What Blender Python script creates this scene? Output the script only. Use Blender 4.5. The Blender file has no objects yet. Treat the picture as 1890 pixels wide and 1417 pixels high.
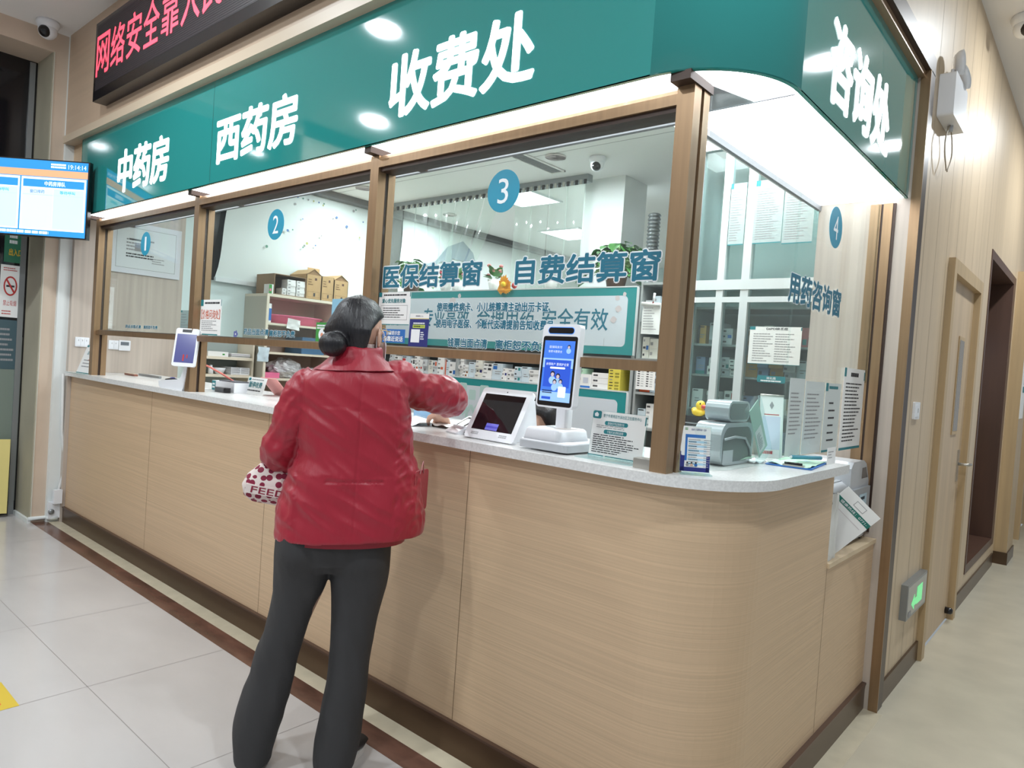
import bpy, bmesh, math, random
from mathutils import Vector as V3, Matrix, noise
random.seed(7)
C = bpy.context.scene.collection
PI = math.pi

# ------------------------------------------------------------------ materials
def lin(c):
    c = c / 255.0
    return c / 12.92 if c <= 0.04045 else ((c + 0.055) / 1.055) ** 2.4
def rgb(c): return (lin(c[0]), lin(c[1]), lin(c[2]), 1)
MATS = {}
def mat(name, col, rough=0.5, metal=0.0, emit=0.0, spec=0.5, var=0.0, scale=(8, 8, 8), bump=0.0, coat=0.0, ecol=None, detail=3.0, trans=0.0, sheen=0.0):
    if name in MATS: return MATS[name]
    m = bpy.data.materials.new(name); m.use_nodes = True
    nt = m.node_tree; b = nt.nodes['Principled BSDF']
    b.inputs['Base Color'].default_value = rgb(col)
    b.inputs['Roughness'].default_value = rough
    b.inputs['Metallic'].default_value = metal
    b.inputs['Specular IOR Level'].default_value = spec
    b.inputs['Coat Weight'].default_value = coat
    b.inputs['Transmission Weight'].default_value = trans
    b.inputs['Sheen Weight'].default_value = sheen
    if emit > 0:
        b.inputs['Emission Color'].default_value = rgb(ecol or col)
        b.inputs['Emission Strength'].default_value = emit
    if var > 0 or bump > 0:
        tc = nt.nodes.new('ShaderNodeTexCoord'); mp = nt.nodes.new('ShaderNodeMapping')
        nz = nt.nodes.new('ShaderNodeTexNoise'); nz.inputs['Scale'].default_value = 1.0
        nz.inputs['Detail'].default_value = detail
        mp.inputs['Scale'].default_value = scale
        nt.links.new(tc.outputs['Object'], mp.inputs['Vector']); nt.links.new(mp.outputs['Vector'], nz.inputs['Vector'])
        if var > 0:
            cr = nt.nodes.new('ShaderNodeValToRGB')
            cr.color_ramp.elements[0].position = 0.3; cr.color_ramp.elements[1].position = 0.7
            cr.color_ramp.elements[0].color = rgb([max(0, x * (1 - var)) for x in col])
            cr.color_ramp.elements[1].color = rgb([min(255, x * (1 + var * 0.6)) for x in col])
            nt.links.new(nz.outputs['Fac'], cr.inputs['Fac']); nt.links.new(cr.outputs['Color'], b.inputs['Base Color'])
        if bump > 0:
            bp = nt.nodes.new('ShaderNodeBump'); bp.inputs['Strength'].default_value = bump; bp.inputs['Distance'].default_value = 0.01
            nt.links.new(nz.outputs['Fac'], bp.inputs['Height']); nt.links.new(bp.outputs['Normal'], b.inputs['Normal'])
    MATS[name] = m
    return m
def glass_mat(name, tint=(244, 250, 248), refl=1.0, base_alpha=0.0, film=(230, 238, 236)):
    if name in MATS: return MATS[name]
    m = bpy.data.materials.new(name); m.use_nodes = True
    nt = m.node_tree; nt.nodes.clear()
    out = nt.nodes.new('ShaderNodeOutputMaterial'); mx = nt.nodes.new('ShaderNodeMixShader')
    tr = nt.nodes.new('ShaderNodeBsdfTransparent'); gl = nt.nodes.new('ShaderNodeBsdfGlossy'); ge = nt.nodes.new('ShaderNodeNewGeometry')
    tr.inputs['Color'].default_value = rgb(tint); gl.inputs['Roughness'].default_value = 0.02
    dp = nt.nodes.new('ShaderNodeVectorMath'); dp.operation = 'DOT_PRODUCT'; nt.links.new(ge.outputs['Normal'], dp.inputs[0]); nt.links.new(ge.outputs['Incoming'], dp.inputs[1])
    def mth(op, x, y=None):
        n = nt.nodes.new('ShaderNodeMath'); n.operation = op; n.use_clamp = op == 'SUBTRACT'
        for k, q in enumerate((x, y)):
            if q is None: continue
            if isinstance(q, (int, float)): n.inputs[k].default_value = q
            else: nt.links.new(q, n.inputs[k])
        return n.outputs[0]
    fz = mth('MULTIPLY_ADD', mth('POWER', mth('SUBTRACT', 1.0, mth('ABSOLUTE', dp.outputs['Value'])), 5.0), .5 * refl); fz.node.inputs[2].default_value = .016 * refl
    nt.links.new(fz, mx.inputs[0]); nt.links.new(gl.outputs[0], mx.inputs[2])
    if base_alpha > 0:
        df = nt.nodes.new('ShaderNodeBsdfPrincipled'); df.inputs['Base Color'].default_value = rgb(film); df.inputs['Roughness'].default_value = 0.25
        m2 = nt.nodes.new('ShaderNodeMixShader'); m2.inputs[0].default_value = base_alpha
        nt.links.new(tr.outputs[0], m2.inputs[1]); nt.links.new(df.outputs[0], m2.inputs[2]); nt.links.new(m2.outputs[0], mx.inputs[1])
    else:
        nt.links.new(tr.outputs[0], mx.inputs[1])
    nt.links.new(mx.outputs[0], out.inputs[0])
    MATS[name] = m
    return m

WOOD = mat('maple laminate', (206, 177, 144), 0.42, var=0.045, scale=(1.2, 1.2, 190), bump=0.08, detail=4)
WOODV = mat('pale vertical grain laminate', (190, 177, 165), 0.45, var=0.05, scale=(40, 40, 0.8), detail=5)
WALLP = mat('cream corridor panelling', (204, 182, 152), 0.38, var=0.035, scale=(16, 16, 0.7), detail=4)
DOORM = mat('beige door laminate', (196, 172, 142), 0.42, var=0.05, scale=(20, 20, 0.8))
DOORF = mat('tan door casing', (186, 160, 122), 0.42, var=0.06, scale=(20, 20, 1))
QUARTZ = mat('white quartz', (222, 222, 220), 0.22, var=0.05, scale=(140, 140, 140), detail=2)
BRONZE = mat('bronze aluminium', (150, 122, 92), 0.34, metal=0.5, var=0.05, scale=(60, 60, 2))
BRONZED = mat('dark bronze groove', (62, 46, 38), 0.45, metal=0.3)
SKIRT = mat('brown skirting metal', (92, 72, 54), 0.33, metal=0.55, var=0.08, scale=(2, 2, 9))
DKBROWN = mat('dark brown trim', (66, 50, 42), 0.35, metal=0.25)
GREEN = mat('teal sign acrylic', (46, 142, 138), 0.06, spec=0.55, coat=0.3)
GREENE = mat('teal sign return edge', (40, 142, 130), 0.15)
LITWHITE = mat('lit white lettering', (255, 255, 255), 0.4, emit=1.6)
SOFFIT = mat('luminous ceiling film', (255, 255, 255), 0.5, emit=5.6, ecol=(246, 250, 255))
WHITEP = mat('white paint', (226, 230, 228), 0.6, var=0.015, scale=(3, 3, 3))
COOLW = mat('cool white wall', (216, 232, 232), 0.6, var=0.02, scale=(2, 2, 2))
CEILW = mat('ceiling white', (238, 236, 234), 0.7)
PLASTW = mat('white plastic', (236, 238, 242), 0.28)
PLASTG = mat('light grey plastic', (186, 190, 194), 0.3, metal=0.1)
SILVER = mat('silver lacquer', (176, 182, 186), 0.28, metal=0.45)
GREYM = mat('grey metal', (150, 154, 156), 0.35, metal=0.6)
BLACKP = mat('black plastic', (24, 22, 24), 0.25)
SCREENK = mat('dark glass screen', (26, 22, 26), 0.05, spec=0.6)
TEAL = mat('teal print', (28, 124, 132), 0.5)
TEALD = mat('deep teal lettering', (30, 110, 134), 0.45)
TEALB = mat('teal board frame', (36, 138, 140), 0.3)
STICKB = mat('sticker blue', (34, 146, 176), 0.4)
BOARDW = mat('board white', (206, 214, 222), 0.3)
MOTIF = mat('pale mint motif', (180, 208, 204), 0.4)
MOTIFR = mat('pale rose motif', (206, 196, 198), 0.4)
PAPER = mat('paper white', (236, 236, 234), 0.7)
PAPERG = mat('paper grey print', (150, 150, 152), 0.7)
INK = mat('black print', (48, 48, 52), 0.6)
PRINTW = mat('white print', (240, 244, 246), 0.5)
ORANGE = mat('orange print', (214, 96, 56), 0.6)
BLUEP = mat('blue print', (44, 110, 186), 0.5)
NAVY = mat('navy print', (38, 44, 120), 0.5)
MINT = mat('mint paper', (196, 230, 206), 0.7)
REDP = mat('red print', (190, 52, 50), 0.5)
YELP = mat('yellow card', (222, 206, 84), 0.6)
GRNP = mat('green print', (66, 150, 70), 0.5)
CARD = mat('kraft cardboard', (190, 156, 110), 0.75, var=0.05, scale=(20, 20, 4))
CARDD = mat('cardboard inside', (150, 118, 84), 0.8)
CREAM = mat('cream cabinet board', (226, 216, 196), 0.5)
CREAMS = mat('greige cabinet side', (190, 186, 172), 0.55)
PINKIN = mat('pinkish cabinet back', (214, 190, 178), 0.6)
PINK = mat('pink plastic', (236, 120, 158), 0.3)
ALU = mat('white aluminium frame', (216, 222, 224), 0.3, metal=0.2)
SHELFG = mat('grey metal shelf', (170, 176, 176), 0.4, metal=0.3)
CLEAR = glass_mat('clear acrylic', (240, 248, 248), 0.8, 0.05)
GLASS = glass_mat('window glass', (249, 253, 252), 0.75, 0.02)
GLASSC = glass_mat('cabinet glass', (230, 238, 237), 0.8, 0.03)
PVC = glass_mat('clear vinyl strip', (240, 248, 244), 1.6, 0.2, (232, 242, 236))
BLIND = mat('roller blind fabric', (212, 220, 218), 0.7, var=0.015, scale=(4, 4, 4))
NIGHT = mat('night window glass', (22, 22, 24), 0.1)
STONE = mat('beige stone', (212, 192, 172), 0.4, var=0.06, scale=(3, 3, 2), detail=6)
STONEG = mat('greenish plaster reveal', (172, 166, 146), 0.6, var=0.05, scale=(3, 3, 2))
MARBLE = mat('brown marble', (104, 74, 62), 0.18, var=0.22, scale=(5, 12, 5), detail=8)
PALE = mat('pale terrazzo strip', (206, 196, 172), 0.25, var=0.04, scale=(12, 12, 12))
TERR = mat('beige corridor floor', (200, 192, 172), 0.28, var=0.05, scale=(4, 4, 4), detail=8)
LEAF = mat('leaf green', (70, 128, 60), 0.35, var=0.3, scale=(30, 30, 30))
LEAFP = mat('pale leaf green', (150, 190, 120), 0.4)
POTW = mat('white pot', (230, 230, 226), 0.3)
POTB = mat('brown pot', (120, 90, 76), 0.4)
YDUCK = mat('yellow rubber', (246, 206, 52), 0.3)
BEAK = mat('red orange rubber', (222, 84, 74), 0.35)
PIGP = mat('pink rubber', (240, 168, 160), 0.4)
STEEL = mat('brushed steel', (190, 186, 178), 0.28, metal=0.9)
LAMP = mat('lamp diffuser', (255, 255, 255), 0.4, emit=30.0)
PANELL = mat('panel light diffuser', (255, 255, 255), 0.4, emit=5.0)
EXITG = mat('lit exit green', (120, 226, 150), 0.4, emit=0.55)
CABLEW = mat('white cable', (220, 220, 218), 0.45)
PINKC = mat('coral cable', (226, 128, 116), 0.45)

# ------------------------------------------------------------------ mesh builder
FRONT = ((1, 0, 0), (0, 0, 1))        # right, up for something facing -Y
EAST = ((0, 1, 0), (0, 0, 1))         # facing +X
TOPF = ((1, 0, 0), (0, 1, 0))
class Frame:
    def __init__(s, o, r=(1, 0, 0), u=(0, 0, 1)):
        s.o = V3(o); s.r = V3(r).normalized(); u = V3(u)
        s.n = s.r.cross(u).normalized(); s.u = s.n.cross(s.r).normalized()
    def p(s, x, y, z=0): return s.o + s.r * x + s.u * y + s.n * z
    def at(s, x, y, z=0): f = Frame(s.o, s.r, s.u); f.o = s.p(x, y, z); return f
WORLD = Frame((0, 0, 0), (1, 0, 0), (0, 1, 0))
GLY = {}
def glyph(body, off):
    k = (body, off)
    if k in GLY: return GLY[k]
    cu = bpy.data.curves.new('t', 'FONT'); cu.body = body; cu.size = 1; cu.offset = off; cu.resolution_u = 3
    o = bpy.data.objects.new('t', cu); C.objects.link(o)
    dg = bpy.context.evaluated_depsgraph_get()
    me = bpy.data.meshes.new_from_object(o.evaluated_get(dg))
    vs = [(v.co.x, v.co.y) for v in me.vertices]; fs = [tuple(p.vertices) for p in me.polygons]
    bpy.data.objects.remove(o); bpy.data.curves.remove(cu); bpy.data.meshes.remove(me)
    xs = [v[0] for v in vs]; ys = [v[1] for v in vs]
    x0, x1, y0, y1 = min(xs), max(xs), min(ys), max(ys)
    vs = [((x - x0) / (x1 - x0), (y - y0) / (y1 - y0)) for x, y in vs]
    GLY[k] = (vs, fs, (x1 - x0) / (y1 - y0))
    return GLY[k]
class MB:
    def __init__(s): s.v = []; s.f = []; s.m = []; s.mats = []; s.sm = []
    def mi(s, m):
        if m not in s.mats: s.mats.append(m)
        return s.mats.index(m)
    def add(s, vs, fs, m, smooth=False):
        o = len(s.v); i = s.mi(m); s.v += [V3(v) for v in vs]
        for f in fs: s.f.append([o + k for k in f]); s.m.append(i); s.sm.append(smooth)
        return s
    def quad(s, a, b, c, d, m): return s.add([a, b, c, d], [(0, 1, 2, 3)], m)
    def rect(s, F, x, y, w, h, m, z=0.0006):      # flat print on a sheet, lower-left corner x, y
        return s.quad(F.p(x, y, z), F.p(x + w, y, z), F.p(x + w, y + h, z), F.p(x, y + h, z), m)
    def box(s, a, b, m, F=WORLD, bev=0.0):
        (x0, y0, z0), (x1, y1, z1) = [min(p, q) for p, q in zip(a, b)], [max(p, q) for p, q in zip(a, b)]
        if bev > 0: return s.prism(rrect(x0, y0, x1 - x0, y1 - y0, bev), z0, z1, m, F)
        vs = [F.p(x, y, z) for z in (z0, z1) for y in (y0, y1) for x in (x0, x1)]
        return s.add(vs, [(0, 2, 3, 1), (4, 5, 7, 6), (0, 1, 5, 4), (2, 6, 7, 3), (0, 4, 6, 2), (1, 3, 7, 5)], m)
    def prism(s, poly, z0, z1, m, F=WORLD, mtop=None, smooth=False):
        n = len(poly)
        vs = [F.p(x, y, z0) for x, y in poly] + [F.p(x, y, z1) for x, y in poly]
        s.add(vs, [(i, (i + 1) % n, n + (i + 1) % n, n + i) for i in range(n)], m, smooth)
        s.add(vs[:n], [tuple(range(n))[::-1]], m); s.add(vs[n:], [tuple(range(n))], mtop or m)
        return s
    def loft(s, rings, m, cap=True, closed=True, smooth=True):
        n = len(rings[0]); vs = [p for r in rings for p in r]; fs = []
        k = n if closed else n - 1
        for j in range(len(rings) - 1):
            for i in range(k): fs.append((j * n + i, j * n + (i + 1) % n, (j + 1) * n + (i + 1) % n, (j + 1) * n + i))
        if cap and closed:
            fs.append(tuple(range(n))[::-1]); fs.append(tuple((len(rings) - 1) * n + i for i in range(n)))
        return s.add(vs, fs, m, smooth)
    def tube(s, pts, r, m, n=10, cap=True):
        pts = [V3(p) for p in pts]; rs = r if isinstance(r, (list, tuple)) else [r] * len(pts)
        rings = []; up = V3((0.123, 0.31, 0.94)); ref = None
        for i, p in enumerate(pts):
            t = (pts[min(i + 1, len(pts) - 1)] - pts[max(i - 1, 0)]).normalized()
            if ref is None:
                ref = t.cross(up); ref = ref.normalized() if ref.length > .05 else t.cross(V3((1, 0, 0))).normalized()
            ref = (ref - t * ref.dot(t)).normalized(); b = t.cross(ref)
            rings.append([p + (ref * math.cos(2 * PI * k / n) + b * math.sin(2 * PI * k / n)) * rs[i] for k in range(n)])
        return s.loft(rings, m, cap)
    def lathe(s, prof, c, m, n=24, F=None, smooth=True):
        F = F or Frame(c, (1, 0, 0), (0, 1, 0))
        rings = [[F.p(r * math.cos(2 * PI * k / n), r * math.sin(2 * PI * k / n), z) for k in range(n)] for r, z in prof]
        return s.loft(rings, m, True, True, smooth)
    def ell(s, c, rad, m, F=WORLD, n=18, k=12):
        c = V3(c); vs = []; fs = []
        for j in range(k + 1):
            a = PI * j / k
            for i in range(n):
                b = 2 * PI * i / n
                vs.append(c + F.r * rad[0] * math.sin(a) * math.cos(b) + F.u * rad[1] * math.sin(a) * math.sin(b) + F.n * rad[2] * math.cos(a))
        for j in range(k):
            for i in range(n): fs.append((j * n + i, j * n + (i + 1) % n, (j + 1) * n + (i + 1) % n, (j + 1) * n + i))
        return s.add(vs, [f[::-1] for f in fs], m, True)
    def text(s, F, body, x, y, w, h, m, off=0.0, z=0.0012, fit='box', align='l'):
        vs, fs, asp = glyph(body, 0.0); n = 8 if off > .04 else 6
        for k in range(n + 1 if off > 0 else 1):
            a = 2 * PI * k / n; dx, dy = (off * h * math.cos(a), off * h * math.sin(a)) if k < n and off > 0 else (0, 0)
            s.add([F.p(x + a_ * w + dx, y + b * h + dy, z + k * 1e-5) for a_, b in vs], fs, m)
        return s
    def text3(s, F, body, x, y, w, h, m, off, z0, z1):
        vs, fs, asp = glyph(body, off)
        s.add([F.p(x + a * w, y + b * h, z1) for a, b in vs], fs, m)
        cnt = {}
        for f in fs:
            for i in range(len(f)):
                e = (f[i], f[(i + 1) % len(f)]); cnt[e] = 1
        P = [F.p(x + a * w, y + b * h, z0) for a, b in vs] + [F.p(x + a * w, y + b * h, z1) for a, b in vs]
        n = len(vs); q = [(a, b, n + b, n + a) for a, b in cnt if (b, a) not in cnt]
        return s.add(P, q, m)
    def lines(s, F, x, y, w, h, n, m, fill=0.5, seed=1, gaps=True, z=0.0006):   # rows of illegible small print
        r = random.Random(seed); st = h / n
        for i in range(n):
            yy = y + h - (i + 1) * st + st * (1 - fill) / 2; xx = x; end = x + w * (r.uniform(.55, 1) if gaps else 1)
            while xx < end - 1e-6:
                ww = min(r.uniform(.04, .16) * w, end - xx); s.rect(F, xx, yy, ww * .86, st * fill, m, z); xx += ww
        return s
    def build(s, name, parent=None, merge=False):
        me = bpy.data.meshes.new(name)
        off = V3((0, 0, 0)); q = parent
        while q is not None: off += q.location; q = q.parent
        me.from_pydata([tuple(v - off) for v in s.v], [], s.f)
        for m in s.mats: me.materials.append(m)
        me.polygons.foreach_set('material_index', s.m); me.polygons.foreach_set('use_smooth', s.sm)
        me.update()
        bm = bmesh.new(); bm.from_mesh(me)
        if merge: bmesh.ops.remove_doubles(bm, verts=bm.verts, dist=1e-5)
        bm.to_mesh(me); bm.free()
        o = bpy.data.objects.new(name, me); C.objects.link(o)
        if parent is not None: o.parent = parent
        return o
def rrect(x, y, w, h, r, k=5):
    out = []
    for cx, cy, a0 in ((x + w - r, y + h - r, 0), (x + r, y + h - r, PI / 2), (x + r, y + r, PI), (x + w - r, y + r, 3 * PI / 2)):
        for i in range(k + 1):
            a = a0 + PI / 2 * i / k; out.append((cx + r * math.cos(a), cy + r * math.sin(a)))
    return out
def fix_normals(o):
    bm = bmesh.new(); bm.from_mesh(o.data); bmesh.ops.recalc_face_normals(bm, faces=bm.faces); bm.to_mesh(o.data); bm.free(); return o
def E(name, label, cat, loc=(0, 0, 0), group=None, kind=None):
    o = bpy.data.objects.new(name, None); C.objects.link(o); o.location = loc; o.empty_display_size = .05
    return tag(o, label, cat, group, kind)
def tag(o, label, cat, group=None, kind=None):
    o['label'] = label; o['category'] = cat
    if group: o['group'] = group
    if kind: o['kind'] = kind
    return o
def plab(o, label): o['label'] = label; return o
def struct(mb, name, label, cat, parent=None):
    o = mb.build(name, parent)
    if parent is None: tag(o, label, cat, None, 'structure')
    return o
def recenter(o):      # move a mesh thing's origin to its base centre
    vs = [v.co for v in o.data.vertices]
    c = V3(((min(v.x for v in vs) + max(v.x for v in vs)) / 2, (min(v.y for v in vs) + max(v.y for v in vs)) / 2, min(v.z for v in vs)))
    o.data.transform(Matrix.Translation(-c)); o.location = c
    return o
ORD = ['first', 'second', 'third', 'fourth', 'fifth', 'sixth', 'seventh', 'eighth', 'ninth', 'tenth', 'eleventh', 'twelfth', 'thirteenth', 'fourteenth',
       'fifteenth', 'sixteenth', 'seventeenth', 'eighteenth', 'nineteenth', 'twentieth', 'twenty-first', 'twenty-second', 'twenty-third', 'twenty-fourth', 'twenty-fifth', 'twenty-sixth', 'twenty-seventh', 'twenty-eighth']

# ------------------------------------------------------------------ camera and light
cam = bpy.data.objects.new('camera', bpy.data.cameras.new('camera')); C.objects.link(cam)
cam.data.sensor_width = 36; cam.data.sensor_fit = 'HORIZONTAL'; cam.data.lens = 1290.1 / 1890 * 36; cam.data.clip_start = .05
yaw, pit, rol = math.radians(-40.830), math.radians(-1.537), math.radians(-4.023)
fw = V3((math.sin(yaw) * math.cos(pit), math.cos(yaw) * math.cos(pit), math.sin(pit)))
rt = fw.cross(V3((0, 0, 1))).normalized(); dn = fw.cross(rt)
r2 = rt * math.cos(rol) + dn * math.sin(rol); d2 = dn * math.cos(rol) - rt * math.sin(rol)
cam.matrix_world = Matrix(((r2.x, -d2.x, -fw.x, .8624), (r2.y, -d2.y, -fw.y, -1.7018), (r2.z, -d2.z, -fw.z, 1.3686), (0, 0, 0, 1)))
sc = bpy.context.scene; sc.camera = cam
sc.view_settings.view_transform = 'Standard'; sc.view_settings.look = 'None'; sc.view_settings.gamma = 1; sc.view_settings.use_curve_mapping = False
sc.view_settings.exposure = 0.0
sc.cycles.use_denoising = True
sc.cycles.max_bounces = 8; sc.cycles.transparent_max_bounces = 24; sc.cycles.sample_clamp_indirect = 6
w = bpy.data.worlds.new('hall light'); sc.world = w; w.use_nodes = True
w.node_tree.nodes['Background'].inputs[0].default_value = rgb((222, 230, 236)); w.node_tree.nodes['Background'].inputs[1].default_value = 0.42
def area(name, loc, size, power, col=(242, 250, 255), rot=(0, 0, 0), sy=None, spread=None):
    l = bpy.data.lights.new(name, 'AREA'); l.energy = power; l.color = rgb(col)[:3]; l.shape = 'RECTANGLE' if sy else 'DISK'; l.size = size
    if sy: l.size_y = sy
    if spread: l.spread = spread
    o = bpy.data.objects.new(name, l); C.objects.link(o); o.location = loc; o.rotation_euler = rot; return o

# ------------------------------------------------------------------ room shell
ZC = 3.48; XL = -4.95; ZI = 2.85; XI = -4.87
FLT = mat('polished grey tile', (192, 188, 186), 0.16, var=0.035, scale=(1.6, 3.2, 1), detail=7)
GROUT = mat('tile joint', (142, 136, 132), 0.6)
mb = MB(); mb.box((-7, -6, -.1), (2.6, -.1385, 0), FLT); mb.box((-7, -.1385, -.1), (XL - .05, 7, 0), FLT)
for x in [-3.66 + .785 * k for k in range(-4, 8)]: mb.quad((x - .0012, -5.9, .0004), (x + .0012, -5.9, .0004), (x + .0012, -.1385, .0004), (x - .0012, -.1385, .0004), GROUT)
for y in [-.69 - .785 * k for k in range(0, 6)]: mb.quad((-6.9, y - .0012, .0004), (.5, y - .0012, .0004), (.5, y + .0012, .0004), (-6.9, y + .0012, .0004), GROUT)
struct(mb, 'floor', 'polished pale grey tile floor of the waiting hall', 'floor')
mb = MB(); mb.box((.22, -.1385, -.1), (2.6, 12, 0), TERR); mb.box((.17, .3, -.1), (.22, 12, 0), TERR)
struct(mb, 'floor_corridor', 'beige terrazzo corridor floor beside the counter end', 'floor')
def corner_strip(d0, d1, m, name, label):   # floor strip that follows the counter front and turns round its corner
    cx, cy, n = -.135, .3, 14
    def off(d): return [(-5.0, .035 - d)] + [(cx + (.265 + d) * math.sin(PI / 2 * i / n), cy - (.265 + d) * math.cos(PI / 2 * i / n)) for i in range(n + 1)] + [(cx + .265 + d, 1.6)]
    a, b = off(d0), off(d1); m2 = MB()
    m2.prism(a + b[::-1], -.1, 0.0008, m); struct(m2, name, label, 'floor strip')
corner_strip(-.02, .0777, PALE, 'trim_1', 'pale terrazzo floor strip along the counter skirting')
mb = MB(); mb.box((XL - .4, -.1385, -.1), (.22, -.0427, .0006), MARBLE)
struct(mb, 'trim_2', 'dark brown marble floor strip in front of the counter', 'floor strip')
mb = MB(); mb.box((XI, .6, -.1), (.1, 7, -.002), mat('pharmacy floor', (190, 186, 178), .4)); struct(mb, 'floor_interior', 'grey floor inside the pharmacy', 'floor')
mb = MB(); mb.box((-7, -6, ZC), (2.6, 12, ZC + .1), CEILW); struct(mb, 'ceiling', 'white hall ceiling above the dark message display', 'ceiling')
mb = MB(); mb.box((XI - .3, .31, ZI), (.1, 7.3, ZI + .06), CEILW)
for y in (1.3, 2.1): mb.box((XI, y, ZI - .001), (.1, y + .004, ZI + .01), PAPERG)
struct(mb, 'ceiling_interior', 'white ceiling inside the pharmacy', 'ceiling')
# left wall with the tall door recess
mb = MB()
mb.box((XL - .35, -.14, 0), (XL, -.055, ZC), STONE)
mb.box((XL - .35, -3, 3.34), (XL, -.14, ZC), STONE); mb.box((XL - .36, -.150, 0), (XL - .004, -.139, 3.34), STONEG)
mb.box((XL - .35, -6, 0), (XL, -1.9, ZC), STONE)
mb.box((XL - .006, -.1435, 0), (XL + .004, -.139, 3.345), mat('pale edge bead', (214, 210, 196), .5))
struct(mb, 'wall_left', 'beige stone wall at the left with the tall door recess', 'wall')
mb = MB(); mb.box((XL - .3, -.056, 0), (XL + .035, .03, ZC), WHITEP); struct(mb, 'wall_pier', 'white painted pier strip between the stone wall and counter', 'wall')
mb = MB(); mb.box((XI - .15, .02, 0), (XI, .8, ZI + .1), WOODV); mb.box((XI - .15, .8, 0), (XI, 7, 1.9), COOLW); mb.box((XI - .15, .8, 1.9), (XI, .98, ZI + .1), COOLW)
mb.box((XI - .15, .98, ZI - .02), (XI, 7, ZI + .1), COOLW); mb.box((XI - .03, .98, 1.9), (XI - .02, 7, ZI), NIGHT)
struct(mb, 'wall_interior', 'pharmacy side wall of pale wood and cool white paint', 'wall')
mb = MB(); mb.box((XI - .1, 6.9, 0), (.1, 7.1, ZI), COOLW); struct(mb, 'wall_back', 'far wall at the back of the pharmacy', 'wall')
mb = MB(); mb.box((XI - .02, .98, ZI - .055), (XI + .16, 6.8, ZI), mat('dark curtain box', (70, 72, 74), .5)); struct(mb, 'trim_3', 'dark curtain box along the top of the side wall', 'trim')
# bulkhead over the counter
mb = MB(); mb.box((-4.93, .0, 2.215), (-.3, .30, ZC), WOOD); mb.box((-.3, .0, 2.80), (.1, .3, ZC), WOOD); mb.box((-4.91, -.06, 2.765), (.17, .0, ZC), mat('beige fascia panel', (196, 172, 148), .42, var=.03, scale=(1, 1, 20)))
mb.box((-4.91, -.075, 2.715), (.14, .0, 2.765), mat('beige ledge', (206, 188, 164), .42)); mb.box((.05, .3, 2.215), (.1, 1.6, ZC), WOOD)
mb.box((-.3, .3, 2.215), (.05, 1.6, 2.9), CEILW)
struct(mb, 'wall_front', 'beige bulkhead above the teal sign', 'wall')
# wall along the corridor
mb = MB()
mb.box((-.2, 1.69, 0), (.17, 2.44, ZC), WALLP); mb.box((-.2, 2.44, 2.05), (.17, 3.4, ZC), WALLP); mb.box((-.2, 3.4, 0), (.17, 3.86, ZC), WALLP)
mb.box((-.2, 3.86, 2.36), (.17, 5.3, ZC), WALLP); mb.box((-.2, 3.86, 0), (.17, 5.3, .18), WALLP); mb.box((-.2, 5.3, 0), (.17, 6.9, ZC), WALLP); mb.box((-.2, 6.9, 2.3), (.17, 8.0, ZC), WALLP); mb.box((-.2, 8, 0), (.17, 12, ZC), WALLP)
mb.box((.1, -.06, 2.78), (.17, 1.69, ZC), WALLP)
for y in (1.82, 2.08, 2.34, 2.6, 2.86, 3.12, 3.38, 3.64): mb.quad((.1705, y, 2.10 if 2.4 < y < 3.45 else .1), (.1705, y + .003, 2.10 if 2.4 < y < 3.45 else .1), (.1705, y + .003, ZC), (.1705, y, ZC), mat('panel joint', (150, 138, 118), .6))
struct(mb, 'wall_right', 'cream panelled corridor wall on the right', 'wall')
mb = MB(); mb.box((-.22, 1.6, 0), (.17, 1.69, 2.72), WOODV); struct(mb, 'wall_partition', 'pale wood partition behind the counter end', 'wall')
mb = MB(); mb.box((.12, -.06, 2.715), (.185, 1.69, 2.79), DKBROWN); mb.box((.115, 0, 2.69), (.165, 1.6, 2.716), mat('tan trim strip', (168, 140, 112), .4, metal=.3))
struct(mb, 'trim_4', 'dark brown beam over the sign on the corridor side', 'trim')
mb = MB(); mb.box((.12, 1.605, 0), (.185, 1.69, 2.72), DKBROWN); mb.box((.15, 1.598, 0), (.187, 1.606, 2.715), BRONZE)
struct(mb, 'trim_5', 'dark brown full height post at the counter end', 'trim')
mb = MB()
for a, b in ((1.69, 2.425), (3.415, 5.3)): mb.box((.16, a, 0), (.18, b, .1), SKIRT)
struct(mb, 'baseboard_right', 'brown skirting along the corridor wall', 'baseboard')
# corridor door
d = E('door_1', 'closed beige corridor door with slit window and lever handle', 'door', (.17, 2.92, 0), kind='structure')
mb = MB(); mb.box((.14, 2.42, 0), (.2, 2.49, 2.07), DOORF, bev=0); mb.box((.14, 3.34, 0), (.2, 3.41, 2.07), DOORF); mb.box((.14, 2.49, 2.0), (.2, 3.34, 2.07), DOORF); mb.build('door_frame', d)
mb = MB(); mb.box((.12, 2.49, .01), (.165, 3.34, 2.0), DOORM)
for z in (.35, 1.05, 1.75): mb.box((.165, 2.492, z), (.17, 2.503, z + .12), STEEL)
mb.build('door_leaf', d)
mb = MB(); mb.box((.165, 2.93, 1.15), (.171, 3.11, 1.71), DOORF); mb.box((.171, 2.95, 1.17), (.172, 3.09, 1.69), mat('dim door glass', (120, 108, 92), .1)); mb.build('door_window', d)
h = MB(); h.box((.165, 3.225, .86), (.171, 3.265, 1.05), STEEL); h.tube([(.17, 3.245, .965), (.215, 3.245, .965), (.222, 3.25, .965), (.222, 3.34, .962)], .009, STEEL); plab(h.build('door_handle', d), 'steel lever handle')
h = MB(); h.lathe([(.0, 0), (.02, 0), (.02, .03), (.012, .04), (0, .04)], (.165, 3.27, .07), BLACKP, F=Frame((.165, 3.27, .07), (0, 1, 0), (0, 0, 1))); h.build('door_stop', d)
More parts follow.
